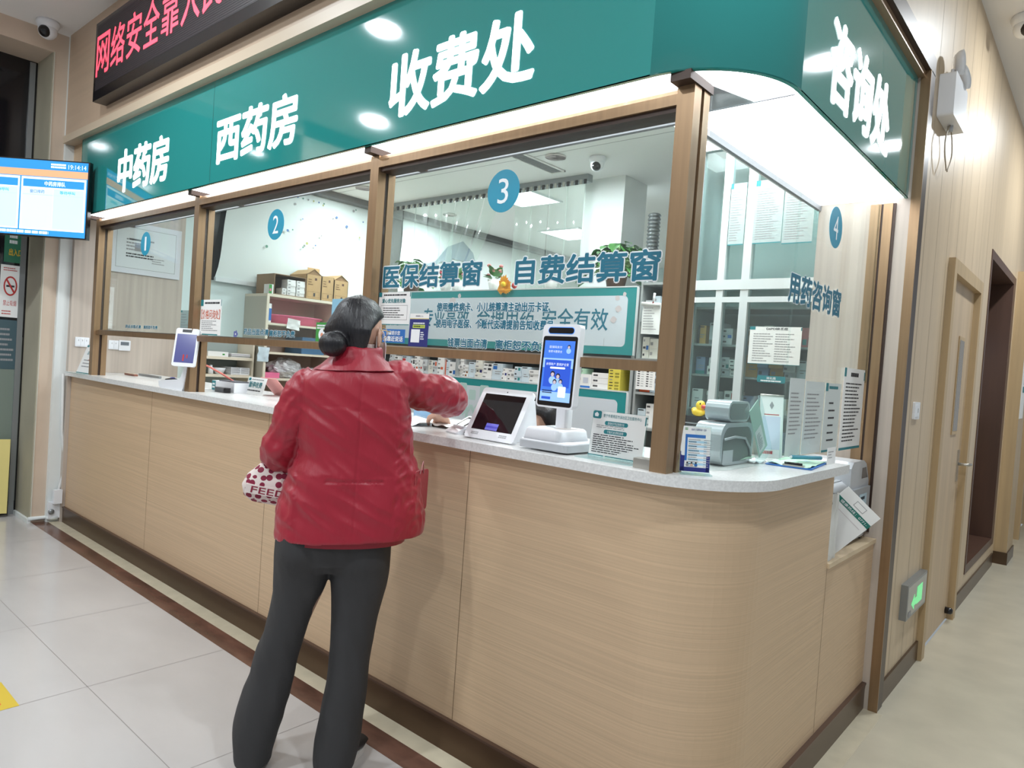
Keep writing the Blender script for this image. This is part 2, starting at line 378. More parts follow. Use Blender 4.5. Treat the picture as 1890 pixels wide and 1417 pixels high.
d = E('window_5', 'dark brown framed recess with glass beyond the corridor door', 'window', (.17, 4.55, .18), kind='structure')
mb = MB(); R = mat('walnut recess lining', (86, 60, 48), .4, var=.08, scale=(12, 12, 1))
mb.box((-.2, 3.86, .18), (-.16, 5.3, 2.36), R); mb.box((-.16, 3.86, .18), (.175, 3.90, 2.36), R); mb.box((-.16, 5.16, .18), (.175, 5.3, 2.36), R); mb.box((-.16, 3.9, 2.3), (.175, 5.16, 2.36), R); mb.box((-.16, 3.9, .18), (.175, 5.16, .24), R)
mb.build('window_frame', d)
mb = MB(); mb.box((-.066, 3.9, .24), (-.06, 5.16, 2.3), mat('dusky glass', (92, 84, 66), .12)); mb.build('pane', d)
d = E('door_2', 'open tan cased doorway further down the corridor', 'door', (.17, 7.4, 0), kind='structure')
mb = MB(); mb.box((-.1, 6.82, 0), (.23, 6.92, 2.36), DOORF); mb.box((-.1, 7.98, 0), (.23, 8.08, 2.36), DOORF); mb.box((-.1, 6.92, 2.28), (.23, 7.98, 2.36), DOORF); mb.build('door_frame', d)
mb = MB(); mb.box((-.1, 6.92, .0), (-.06, 7.98, 2.28), R); mb.build('door_leaf', d)
mb = MB(); mb.box((.1, 5.42, 0), (.26, 5.86, 2.44), DOORF); mb.box((.1, 5.4, 0), (.27, 5.88, .1), SKIRT); struct(mb, 'wall_pilaster', 'tan pilaster casing beyond the dark corridor recess', 'pilaster')
# tall dark door in the left recess
d = E('door_3', 'dark glass door in the recess left of the stone wall', 'door', (XL - .33, -1.0, 0), kind='structure')
mb = MB(); mb.box((XL - .42, -1.9, 0), (XL - .35, -.139, 3.34), mat('dark door glass', (28, 27, 30), .08)); mb.build('door_leaf', d)
mb = MB(); mb.box((XL - .349, -.42, .1), (XL - .345, -.16, 1.32), mat('frosted grey green film', (120, 132, 122), .5)); mb.box((XL - .35, -.20, 0), (XL - .335, -.165, 3.33), GREYM); mb.build('door_frame', d)
mb = MB(); mb.tube([(XL + .01, -.16, .03), (XL + .012, -.05, .03), (XL + .05, -.045, .03), (XL + .06, .01, .03)], .014, WHITEP); mb.box((XL - .34, -.166, .0), (XL + .01, -.145, .03), WHITEP)
struct(mb, 'baseboard_left', 'white cable conduit along the foot of the left wall', 'conduit')

# ------------------------------------------------------------------ counter
def path_round(d, x0, y1, n=16):      # counter outline inset by d: front edge, rounded corner, end edge
    cx, cy = -.135, .3
    return [(x0, d)] + [(cx + (.3 - d) * math.sin(PI / 2 * i / n), cy - (.3 - d) * math.cos(PI / 2 * i / n)) for i in range(n + 1)] + [(.165 - d, y1)]
ct = E('service_counter', 'long pale wood service counter with rounded corner and brown skirting', 'counter', (-2.3, .3, 0))
mb = MB(); o = path_round(.045, -4.866, .955); i_ = path_round(.075, -4.866, .955)
mb.prism(o + i_[::-1], .1, 1.0695, WOOD, smooth=False)
JN = mat('panel seam', (128, 104, 78), .6)
for x in (-3.458, -2.137, -.815): mb.quad((x - .0015, .0447, .115), (x + .0015, .0447, .115), (x + .0015, .0447, 1.07), (x - .0015, .0447, 1.07), JN)
mb.build('front_panel', ct)
mb = MB(); mb.box((-.3, .955, .1), (.12, 1.6, .72), WOOD); mb.box((-.3, .955, .72), (.128, 1.6, .737), mat('light ledge board', (214, 192, 160), .4)); mb.quad((.1203, .954, .115), (.1203, .957, .115), (.1203, .957, .73), (.1203, .954, .73), JN)
mb.box((-.32, .9, .1), (-.3, 1.6, 1.069), CREAM)
plab(mb.build('end_ledge', ct), 'lower wooden ledge at the counter end')
mb = MB(); o = path_round(.032, -4.866, 1.6); i_ = path_round(.06, -4.866, 1.6); mb.prism(o + i_[::-1], 0, .108, SKIRT)
o = path_round(.028, -4.866, 1.6); mb.prism(o + i_[::-1], .106, .1145, mat('skirting top bead', (96, 74, 62), .35, metal=.4))
plab(mb.build('skirting', ct), 'brown metal skirting')
mb = MB(); mb.prism(path_round(0, -4.866, .965) + [(-.36, .965), (-.36, .6), (-4.866, .6)], 1.07, 1.1, QUARTZ)
tag(recenter(mb.build('countertop')), 'white speckled quartz countertop with rounded corner', 'countertop')

# ------------------------------------------------------------------ glazing
def post(parent, x0, x1, y0=.03, y1=.118, zt=2.165, groove=True, zb=1.1):
    mb = MB(); g0 = y0 + (y1 - y0) * .44; g1 = y0 + (y1 - y0) * .62
    mb.box((x0, y0, zb), (x1, g0, zt), BRONZE); mb.box((x0 + .006, g0, zb), (x1 - .008, g1, zt), BRONZED); mb.box((x0, g1, zb), (x1, y1, zt), BRONZE)
    return mb.build('post', parent)
FX = [(-4.485, -4.43), (-3.01, -2.955), (-1.463, -1.412), (-.108, -.056)]
NUMS = [(-3.757 + .014, '1'), (-2.228, '2'), (-.768, '3')]
def disc(parent, F, r, num):
    mb = MB(); n = 40; mb.prism([(r * math.cos(2 * PI * i / n), r * math.sin(2 * PI * i / n)) for i in range(n)], 0, .0008, STICKB, F)
    wd = {'1': .026, '2': .05, '3': .048, '4': .052}[num]
    mb.text(F, num, -wd / 2, -.043, wd, .086, PRINTW, .0, z=.0014)
    plab(mb.build('number_sticker', parent), 'blue disc with a white ' + num)
def sticker_text(mb, F, body, x, y, w, h, off=.03, rim=.085, m=None):
    mb.text(F, body, x, y, w, h, PRINTW, rim, z=.0004)
    mb.text(F, body, x, y, w, h, m or TEALD, off, z=.0013)
GY = .075
for i in range(3):
    xa = FX[i][1]; xb = FX[i + 1][0]; xm = (FX[i][0] + FX[i + 1][0]) / 2
    lab = ['leftmost counter window with disc 1 in bronze frame', 'counter window with disc 2 in bronze frame, cartons seen behind', 'counter window with disc 3 and large teal lettering'][i]
    wn = E('window_%d' % (i + 1), lab, 'window', (xm, GY, 1.1), kind='structure')
    post(wn, *FX[i])
    mb = MB(); mb.prism([(.03, 2.115), (.118, 2.115), (.118, 2.165), (.045, 2.165), (.034, 2.156), (.03, 2.145)], xa, xb, BRONZE, Frame((0, 0, 0), (0, 1, 0), (0, 0, 1))); mb.box((xa, .04, 2.1), (xb, .11, 2.116), BRONZED); mb.build('head_rail', wn)
    mb = MB(); mb.box((xa, .045, 1.378), (xb, .105, 1.408), BRONZE); mb.box((xa, .06, 1.408), (xb, .09, 1.413), STEEL); mb.build('transom_rail', wn)
    mb = MB(); mb.box((xa, GY - .004, 1.41), (xb, GY + .004, 2.12), GLASS); mb.build('pane', wn)
    F = Frame((NUMS[i][0], GY - .0055, 1.96))
    disc(wn, F, .073, NUMS[i][1])
    mb = MB(); F = Frame((0, GY - .0055, 0))
    if i == 0: sticker_text(mb, F, '药品当面点清', -3.985, 1.434, .24, .02, .03); sticker_text(mb, F, '离柜恕不负责', -3.70, 1.434, .2, .02, .03)
    if i == 1: sticker_text(mb, F, '药品当面点清', -2.47, 1.428, .235, .03); sticker_text(mb, F, '离柜恕不负责', -2.225, 1.425, .22, .03)
    if i == 2:
        sticker_text(mb, F, '医保结算窗', -1.385, 1.640, .54, .088, .03, .075); sticker_text(mb, F, '自费结算窗', -.685, 1.640, .54, .088, .03, .075)
        sticker_text(mb, F, '使用慢性病卡、小儿统筹请主动出示卡证', -1.06, 1.548, .525, .032); sticker_text(mb, F, '使用电子医保、个账代支请提前告知收费员', -1.06, 1.488, .55, .032)
        sticker_text(mb, F, '钱票当面点清', -.99, 1.42, .195, .032); sticker_text(mb, F, '离柜恕不负责', -.755, 1.42, .235, .032)
    plab(mb.build('lettering', wn), 'white edged teal lettering')
wn = E('window_4', 'curved end window with disc 4 at the counter corner', 'window', (0, .8, 1.1), kind='structure')
post(wn, -.108, -.056, .03, .122)
mb = MB(); mb.box((.0, 1.588, .76), (.042, 1.599, 2.17), BRONZE); mb.box((.042, 1.593, .76), (.051, 1.599, 2.17), BRONZED); mb.box((.051, 1.588, .76), (.087, 1.599, 2.17), BRONZE); mb.box((.087, 1.592, .76), (.098, 1.599, 2.17), BRONZED); mb.build('post', wn)
mb = MB(); ax, ay, r, n = -.056, .225, .096, 12
pa = [(ax + r * math.sin(PI / 2 * k / n), ay - r * math.cos(PI / 2 * k / n)) for k in range(n + 1)] + [(.04, .63)]
pb = [(ax + (r - .008) * math.sin(PI / 2 * k / n), ay - (r - .008) * math.cos(PI / 2 * k / n)) for k in range(n + 1)] + [(.032, .63)]
mb.prism(pa + pb[::-1], 1.112, 2.165, GLASS, smooth=False); mb.box((.032, .63, 1.40), (.04, 1.588, 2.165), GLASS); mb.box((.032, .632, 1.118), (.04, 1.245, 1.399), GLASS)
mb.build('pane', wn)
disc(wn, Frame((.0415, .998, 1.955), *EAST), .075, '4')
mb = MB(); sticker_text(mb, Frame((.0415, 0, 0), *EAST), '用药咨询窗', .575, 1.638, .55, .098, .03, .06); plab(mb.build('lettering', wn), 'teal lettering on the end glass')
mb = MB(); mb.box((-.176, .052, 1.1), (-.118, .1, 1.128), STEEL, bev=.006); mb.box((-.118, .045, 1.102), (-.1, .052, 1.126), STEEL); plab(mb.build('glass_clamp', wn), 'brushed steel clamp at the post foot')

# luminous soffit
sf = E('soffit_light', 'long glowing white light panel under the teal sign', 'light panel', (-2.2, .15, 2.19))
mb = MB()
for a, b in ((-4.5, -3.0), (-2.96, -1.45), (-1.41, -.3)): mb.box((a, -.012, 2.187), (b, .285, 2.2), SOFFIT)
cx, cy = -.135, .3
mb.prism([(-.296, -.012)] + [(cx + .26 * math.sin(PI / 2 * k / 12) + 0, cy - .312 * math.cos(PI / 2 * k / 12)) for k in range(13)] + [(.125, .42), (-.296, .42)], 2.187, 2.2, SOFFIT)
mb.box((-.21, .424, 2.187), (.125, 1.585, 2.2), SOFFIT); mb.build('diffuser', sf); mb = MB(); GT = mat('grey soffit corner plate', (150, 154, 160), .5); mb.box((-.21, .286, 2.1845), (.118, .292, 2.187), GT); mb.add([(-.05, .125, 2.186), (.0, .285, 2.186), (-.2, .285, 2.186), (-.2, .125, 2.186), (-.05, .125, 2.187), (.0, .285, 2.187), (-.2, .285, 2.187), (-.2, .125, 2.187)], [(3, 2, 1, 0), (4, 5, 6, 7), (0, 1, 5, 4), (1, 2, 6, 5), (2, 3, 7, 6), (3, 0, 4, 7)], GT); plab(mb.build('joint_plate', sf), 'grey corner plate and joint line')
mb = MB(); ED = mat('soffit edge bead', (120, 120, 124), .5)
mb.box((-4.5, .285, 2.165), (-.21, .302, 2.21), ED); mb.box((-.225, .29, 2.165), (-.21, 1.6, 2.21), ED); mb.prism(path_round(.035, -4.5, 1.585) + [(-.22, 1.585), (-.22, .3), (-4.5, .3)], 2.2, 2.214, ED)
mb.box((-4.56, -.02, 2.165), (-4.5, .3, 2.21), BRONZED)
for x in (-2.98, -1.43): mb.box((x - .02, -.015, 2.163), (x + .02, .285, 2.2), BRONZED)
mb.box((-.11, -.01, 2.163), (-.05, .13, 2.188), BRONZED)
mb.build('frame', sf)

# ------------------------------------------------------------------ teal sign
sg = E('overhead_sign', 'long glossy teal overhead sign with white characters and rounded corner', 'sign', (-2.2, 0, 2.186))
def sign_path(d, x0=-4.66, y1=1.595, n=18):
    cx, cy = -.165, .275
    return [(x0, -.026 + d)] + [(cx + (.305 - d) * math.sin(PI / 2 * i / n), cy - (.301 - d) * math.cos(PI / 2 * i / n)) for i in range(n + 1)] + [(.14 - d, y1)]
mb = MB(); a = sign_path(0); b = sign_path(.012)
for k in range(len(a) - 1):
    mb.add([(a[k][0], a[k][1], 2.186), (a[k + 1][0], a[k + 1][1], 2.186), (a[k + 1][0], a[k + 1][1], 2.73), (a[k][0], a[k][1], 2.73)], [(0, 1, 2, 3)], GREEN, 0 < k < len(a) - 2)
mb.prism(a + b[::-1], 2.186, 2.19, GREENE)
mb.box((-4.665, -.026, 2.186), (-4.655, .03, 2.73), GREENE)
mb.quad((-2.7365, -.0262, 2.19), (-2.7335, -.0262, 2.19), (-2.7335, -.0262, 2.73), (-2.7365, -.0262, 2.73), mat('dark sign seam', (22, 70, 66), .4))
mb.quad((-4.152, -.0262, 2.19), (-4.150, -.0262, 2.19), (-4.150, -.0262, 2.73), (-4.152, -.0262, 2.73), GREENE)
fix_normals(mb.build('face_panel', sg, True))
def sletter(body, F, x, y, w, h, rad=.026):
    mb = MB()
    for k in range(9): a = 2 * PI * k / 8; q = rad * h if k < 8 else 0; mb.text3(F, body, x + q * math.cos(a), y + q * math.sin(a), w, h, LITWHITE, 0.0, .0003, .003 + k * 1e-5)
    mb.build('lettering', sg)
F = Frame((0, -.026, 0))
sletter('中药房', F, -3.975, 2.275, .725, .255); sletter('西药房', F, -2.675, 2.282, .735, .225); sletter('收费处', F, -1.295, 2.268, .705, .225)
sletter('咨询处', Frame((.14, 0, 0), *EAST), .50, 2.245, .70, .25)

# ------------------------------------------------------------------ LED message display
ld = E('led_display', 'black message display with glowing red characters above the sign', 'display', (-2.6, -.14, 2.84))
mb = MB(); mb.box((-4.145, -.14, 2.84), (-1.1, -.06, 3.325), BLACKP); mb.build('housing', ld)
mb = MB(); LEDK = mat('black led matrix', (34, 28, 32), .45)
mb.box((-4.115, -.1405, 2.90), (-1.13, -.139, 3.305), LEDK)
for k in range(34): mb.box((-4.113, -.1415, 2.905 + k * .0117), (-1.132, -.1405, 2.9085 + k * .0117), mat('led louvre', (58, 52, 56), .5))
plab(mb.build('led_matrix', ld), 'ribbed dark led matrix')
mb = MB(); RLED = mat('glowing red led', (255, 92, 110), .5, emit=1.5, ecol=(255, 70, 92))
F = Frame((0, -.1422, 0)); s0 = '网络安全靠人民'
for k, ch in enumerate(s0): mb.text(F, ch, -4.105 + .24 * k, 2.985, .205, .245, RLED, .012, z=0)
plab(mb.build('lettering', ld), 'glowing red characters')

# ------------------------------------------------------------------ queue monitor
mr = V3((rt.x, rt.y, 0)).normalized()
F = Frame((-4.335, -.075, 1.995), mr, (0, 0, 1))
mo = E('queue_monitor', 'wall monitor showing a blue queue screen, cut by the left edge', 'monitor', (-4.66, -.36, 1.99))
mb = MB(); mb.box((-.9, 0, -.035), (0, .508, 0), BLACKP, F); mb.build('housing', mo)
mb = MB(); sb = lambda n, c: mat('screen ' + n, c, .15, emit=.72)
SB, SL, SO, SWt, SV, SC_ = sb('blue', (50, 140, 210)), sb('pale blue', (186, 226, 244)), sb('orange', (234, 164, 124)), sb('white', (232, 246, 252)), sb('violet tint', (200, 222, 246)), sb('mint tint', (190, 234, 238))
mb.rect(F, -.892, .008, .882, .492, SB); mb.rect(F, -.892, .395, .882, .045, SO, .001)
for x0, x1 in ((-.882, -.455), (-.445, -.018)):
    ww = x1 - x0
    mb.rect(F, x0, .045, ww, .345, SWt, .001); mb.rect(F, x0 + .012, .325, ww - .024, .05, SB, .0014); mb.rect(F, x0 + .012, .055, ww / 2 - .014, .262, SV, .0014); mb.rect(F, x0 + ww / 2 + .002, .055, ww / 2 - .014, .262, SC_, .0014)
    mb.rect(F, x0 + .012, .272, ww - .024, .006, SL, .0018)
    mb.text(F, '中药房排队' if x0 > -.5 else '西药房排队', x0 + ww * .36, .335, ww * .32, .03, SWt, .02, z=.002)
    mb.text(F, '窗口排药', x0 + .06, .285, .095, .022, sb('violet text', (104, 140, 206)), .02, z=.002); mb.text(F, '等待呼叫', x0 + ww * .6, .285, .1, .022, sb('teal text', (60, 160, 190)), .02, z=.002)
mb.text(F, '19:14:14', -.14, .452, .118, .03, SWt, .0, z=.002); mb.lines(F, -.255, .452, .1, .034, 2, SWt, .7, 3, False, z=.002); mb.lines(F, -.60, .018, .35, .02, 1, SWt, .9, 4, False, z=.002)
plab(mb.build('screen', mo), 'lit blue and orange queue screen')
mb = MB(); mb.tube([F.p(-.45, .25, -.03), F.p(-.45, .25, -.09)], .03, BLACKP); mb.box((-.6, .15, -.045), (-.3, .35, -.035), BLACKP, F); mb.build('bracket', mo)

# ------------------------------------------------------------------ pharmacy: lights and ceiling fittings
def downlight(x, y, z, label, group, r=.06, power=0):
    o = E('downlight', label, 'ceiling light', (x, y, z - .012), group)
    mb = MB(); mb.lathe([(r * 1.25, 0), (r * 1.25, .006), (r * 1.0, .012), (r, .0115), (r, .002), (r * 1.2, 0)], (x, y, z - .012), CEILW); mb.build('rim', o)
    mb = MB(); mb.lathe([(0, 0), (r, 0), (r, .003), (0, .003)], (x, y, z - .009), LAMP); mb.build('lamp_diffuser', o)
    if power: area('downlight_lamp', (x, y, z - .03), r * 2.2, power)
def panel_light(x0, y0, x1, y1, label, power):
    o = E('panel_light', label, 'ceiling light', ((x0 + x1) / 2, (y0 + y1) / 2, ZI - .02), 'square panel lights in the pharmacy')
    mb = MB(); mb.box((x0, y0, ZI - .012), (x1, y1, ZI - .008), PANELL); mb.build('diffuser', o)
    mb = MB()
    for a, b in (((x0 - .02, y0 - .02), (x1 + .02, y0)), ((x0 - .02, y1), (x1 + .02, y1 + .02)), ((x0 - .02, y0), (x0, y1)), ((x1, y0), (x1 + .02, y1))): mb.box((a[0], a[1], ZI - .014), (b[0], b[1], ZI), ALU)
    mb.build('frame', o); area('panel_lamp', ((x0 + x1) / 2, (y0 + y1) / 2, ZI - .03), .55, power, (246, 250, 252), sy=.55)
PW = 14
panel_light(-3.42, 2.72, -2.98, 3.22, 'bright square panel light behind the strip curtain, nearest to the disc 3 window', 38)
panel_light(-4.0, 4.22, -3.5, 4.72, 'square panel light deep in the back room, right of the white curtain strips', 30)
downlight(-2.22, 2.16, ZI, 'round downlight beside the slim ceiling grille', 'downlights in the pharmacy', .06, PW)
downlight(-2.2, 3.1, ZI, 'round downlight right of the white square column', 'downlights in the pharmacy', .06, PW)
downlight(-4.31, 2.09, ZI, 'round downlight at the top of the disc 2 window', 'downlights in the pharmacy', .06, PW)
downlight(-4.36, 3.2, ZI, 'round downlight behind the left end of the strip curtain', 'downlights in the pharmacy', .055, PW)
panel_light(-1.35, 1.15, -.85, 1.65, 'square panel light above the consultation window, just behind the soffit edge', 22)
downlight(-.55, 1.8, ZI, 'round downlight above the cashier behind the corner post', 'downlights in the pharmacy', .06, PW)
downlight(-3.2, 1.3, ZI, 'round downlight above the counter workspace behind disc 2', 'downlights in the pharmacy', .06, PW)
for x, y, l in ((-2.834, -1.131, 'hall downlight mirrored as the large glint above the sign'), (-1.172, -2.259, 'hall downlight mirrored as the small glint right of the sign lettering'), (.962, 2.959, 'corridor downlight mirrored on the end of the sign'), (.994, 4.839, 'second corridor downlight down the passage'),
                (-4.3, -2.2, 'hall downlight near the dark door recess'), (1.0, -.6, 'hall downlight near the corridor mouth'), (-1.6, -4.6, 'hall downlight far from the counter on the left'), (.6, -3.2, 'hall downlight behind the camera')):
    downlight(x, y, ZC, l, 'downlights in the hall ceiling', .075, 35)
v = E('ceiling_vent', 'slim slatted air grille in the pharmacy ceiling', 'vent', (-2.43, 2.18, ZI - .012)); mb = MB(); x0, x1, y0, y1 = -2.5, -2.37, 1.88, 2.48
for a, b in (((x0, y0), (x1, y0 + .015)), ((x0, y1 - .015), (x1, y1)), ((x0, y0), (x0 + .012, y1)), ((x1 - .012, y0), (x1, y1))): mb.box((a[0], a[1], ZI - .012), (b[0], b[1], ZI), CEILW)
mb.build('frame', v); mb = MB()
for k in range(30): mb.box((x0 + .012, y0 + .02 + k * .019, ZI - .008), (x1 - .012, y0 + .028 + k * .019, ZI - .001), PAPERG)
mb.box((x0, y0, ZI - .002), (x1, y1, ZI - .0005), BLACKP); mb.build('slats', v)
def dome(x, y, z, label, aim, s=1.0):
    o = E('dome_camera', label, 'camera', (x, y, z - .1 * s)); aim = V3(aim).normalized()
    mb = MB(); mb.lathe([(0, .1), (.055, .1), (.06, .085), (.05, .06), (.03, .055)], (x, y, z - .1 * s), PLASTW) if s == 1 else mb.lathe([(0, .1 * s), (.055 * s, .1 * s), (.06 * s, .085 * s), (.05 * s, .06 * s), (.03 * s, .055 * s)], (x, y, z - .1 * s), PLASTW); mb.build('base', o)
    mb = MB(); c = V3((x, y, z - .055 * s)); mb.ell(c, (.048 * s, .048 * s, .045 * s), PLASTW); mb.build('head', o)
    mb = MB(); mb.ell(c + aim * .026 * s, (.033 * s, .033 * s, .033 * s), BLACKP); plab(mb.build('lens', o), 'black glass lens')
dome(-1.97, 2.317, ZI, 'white dome camera on the pharmacy ceiling by the column', (.4, -1, -.6)); dome(-4.80, -.23, ZC, 'white dome camera in the top left hall corner', (.9, -.9, -.5), 1.2); dome(.34, 3.0, ZC, 'white dome camera on the corridor ceiling at the right edge', (.5, -.9, -.5), 1.2)

# pharmacy column, duct, alcove
mb = MB(); mb.box((-2.40, 2.78, 0), (-2.03, 3.1, ZI), WHITEP); struct(mb, 'wall_column', 'white square column behind the display shelf', 'column')
mb = MB(); AL = mat('pale grey alcove wall', (186, 194, 194), .6); mb.box((-2.03, 3.5, 0), (-.2, 3.56, ZI), AL); struct(mb, 'wall_alcove', 'grey alcove wall right of the column', 'wall')
mb = MB()
for k in range(24): mb.lathe([(.04, 0), (.05, .014), (.04, .028)], (-1.84, 2.92, 1.9 + k * .028), GREYM, n=14)
tag(recenter(mb.build('flexible_duct')), 'grey ribbed flexible duct beside the white column', 'duct')
mb = MB(); mb.box((-2.0, 3.47, 2.35), (-1.45, 3.5, 2.75), mat('pale blue white board', (220, 228, 234), .4)); tag(recenter(mb.build('wall_panel')), 'white panel on the alcove wall above the pothos', 'panel')

# strip curtain
sc_ = E('strip_curtain', 'clear vinyl strip curtain hanging from a grey ceiling rail', 'curtain', (-3.4, 2.65, ZI - .06))
mb = MB(); mb.box((-4.62, 2.62, ZI - .055), (-2.26, 2.68, ZI), GREYM)
for k in range(58): mb.box((-4.60 + k * .0405, 2.612, ZI - .075), (-4.578 + k * .0405, 2.62, ZI - .04), BLACKP if k % 2 else STEEL)
mb.build('rail', sc_)
for k in range(13):
    xt = -4.52 + k * .178
    if k in (8,): continue
    dx = -.30 - (.08 * (k - 6)) if k in (5, 6, 7) else 0
    rings = []
    for j in range(15):
        t = j / 14; z = ZI - .06 - t * .98; x = xt + dx * t ** 1.3; wv = .09 if k not in (5, 6, 7) else .09 - .045 * t
        yy = 2.65 + .012 * (k % 2) - (.05 * t if k in (5, 6, 7) else 0)
        rings.append([V3((x - wv + 2 * wv * i / 6, yy - .018 * math.sin(PI * i / 6), z)) for i in range(7)])
    mb = MB(); mb.loft(rings, PVC, closed=False); plab(mb.build('vinyl_strip', sc_), 'clear vinyl strip' + (', drawn aside' if dx else ''))

# blinds with small prints on the side wall
def blind(y0, y1, z0, z1, x, label, dots, dino=None):
    o = E('roller_blind', label, 'blind', (x, (y0 + y1) / 2, z0))
    mb = MB(); n = 10
    rings = [[V3((x + .012 * math.sin(j * .9), y0 + (.10 * (j / n) ** .7 if y0 < 1.2 else 0), z0 + (z1 - z0) * j / n)), V3((x + .012 * math.sin(j * .9), y1, z0 + (z1 - z0) * j / n))] for j in range(n + 1)]
    mb.loft(rings, BLIND, closed=False)
    F = Frame((x + .016, 0, 0), *EAST); r = random.Random(3)
    for yy, zz, s, m in dots: mb.prism([(yy + s * math.cos(a * PI / 4), zz + s * math.sin(a * PI / 4)) for a in range(8)], 0, .001, m, F)
    if dino:
        DN = mat('slate blue print', (128, 146, 158), .7)
        for poly in dino: mb.prism(poly, .004, .005, DN, F)
    mb.build('fabric', o)
    mb = MB(); mb.box((x - .012, y0, z0 - .03), (x + .018, y1, z0 + .005), ALU); plab(mb.build('bottom_bar', o), 'white bottom bar')
r = random.Random(5); DB = [mat('dot blue', (90, 120, 170), .6), mat('dot green', (90, 140, 120), .6), mat('dot grey', (150, 150, 150), .6), mat('dot olive', (170, 170, 100), .6)]
dots = [(r.uniform(1.3, 2.7), r.uniform(2.25, 2.78), r.uniform(.006, .014), r.choice(DB)) for _ in range(26)] + [(1.75 + k * .055, 2.74, .008, DB[k % 4]) for k in range(6)]
blind(1.04, 2.78, 1.92, 2.82, XI + .04, 'long white roller blind with tiny dots behind the cartons', dots)
body = [(3.25, 2.36), (3.45, 2.43), (3.62, 2.62), (3.85, 2.72), (4.02, 2.62), (4.12, 2.42), (4.02, 2.43), (3.98, 2.34), (3.9, 2.36), (3.88, 2.5), (3.7, 2.5), (3.66, 2.36), (3.58, 2.36), (3.55, 2.45), (3.42, 2.38)]
blind(2.98, 5.4, 1.5, 2.8, XI + .04, 'white roller blind with a slate blue dinosaur print', [], [body]); blind(5.5, 6.7, 1.5, 2.8, XI + .04, 'plain white roller blind furthest back in the pharmacy', [])

# ------------------------------------------------------------------ left interior wall fittings
def sheet(name, label, cat, F, w, h, paper=PAPER, t=.001, group=None, design=None, parent=None, part=None):
    mb = MB(); mb.box((0, 0, -t), (w, h, 0), paper, F)
    if design: design(mb, F, w, h)
    o = mb.build(name if not parent else part, parent)
    if not parent: tag(recenter(o), label, cat, group)
    return o
c = E('wall_certificate', 'white framed certificate on the wood wall behind disc 1', 'certificate', (XI + .01, .51, 1.86)); F = Frame((XI + .003, .25, 1.86), *EAST)
mb = MB(); mb.box((0, 0, 0), (.516, .387, .012), mat('silver white frame', (214, 216, 222), .4), F); mb.build('frame', c)
mb = MB(); F = F.at(0, 0, .0125); mb.rect(F, .036, .036, .444, .315, mat('certificate paper', (214, 220, 222), .4), 0)
for a in ((.04, .04, .436, .003), (.04, .345, .436, .003), (.04, .04, .003, .308), (.473, .04, .003, .308)): mb.rect(F, *a, PAPERG)
mb.lines(F, .11, .17, .13, .10, 4, PAPERG, .45, 5); mb.lines(F, .11, .12, .2, .04, 2, INK, .5, 8, False); mb.lines(F, .3, .09, .12, .05, 3, PAPERG, .4, 9); mb.rect(F, .17, .175, .1, .05, PAPERG, .0004); mb.rect(F, .13, .255, .18, .012, PAPERG)
plab(mb.build('paper', c), 'certificate paper with grey print')
def ink(mb, F, w, h):
    for x, y, a, b in ((.03, .06, .012, .03), (.045, .12, .016, .02), (.04, .17, .01, .03), (.05, .2, .014, .016), (.03, .25, .006, .012)):
        mb.prism([(x + a * math.cos(k * PI / 5), y + b * math.sin(k * PI / 5)) for k in range(10)], .0005, .001, PAPERG, F)
    mb.rect(F, .02, .14, .006, .008, REDP, .001)
sheet('ink_picture', 'narrow ink flower picture hanging beside the leftmost post', 'picture', Frame((XI + .025, .2, 1.43), *EAST), .09, .31, mat('ivory canvas', (222, 216, 210), .6), .022, design=ink)
def plate(y0, y1, z0, z1, label, n, screen=False):
    o = E('thermostat' if screen else 'switch_plate', label, 'thermostat' if screen else 'switch', (XI + .006, (y0 + y1) / 2, z0)); F = Frame((XI, y0, z0), *EAST)
    mb = MB(); mb.prism(rrect(0, 0, y1 - y0, z1 - z0, .004), 0, .011, PLASTW, F); mb.build('plate', o)
    ww = (y1 - y0 - .012) / max(n, 1)
    for k in range(n):
        mb = MB(); mb.box((.006 + k * ww + .001, .008, .011), (.006 + (k + 1) * ww - .001, z1 - z0 - .008, .014), PLASTW, F); mb.rect(F, .006 + k * ww + ww / 2 - .001, .04, .003, .012, PAPERG, .0145); mb.build('rocker', o)
    if screen:
        mb = MB(); mb.box((.012, .04, .011), (y1 - y0 - .012, z1 - z0 - .012, .0125), mat('lcd grey', (116, 124, 132), .2), F); plab(mb.build('lcd', o), 'grey display')
plate(.055, .145, 1.283, 1.352, 'white three rocker switch plate left of the bronze post', 3); plate(.278, .345, 1.277, 1.345, 'white two rocker switch plate beside the thermostat', 2); plate(.348, .43, 1.272, 1.35, 'white thermostat with grey display on the wood wall', 0, True)

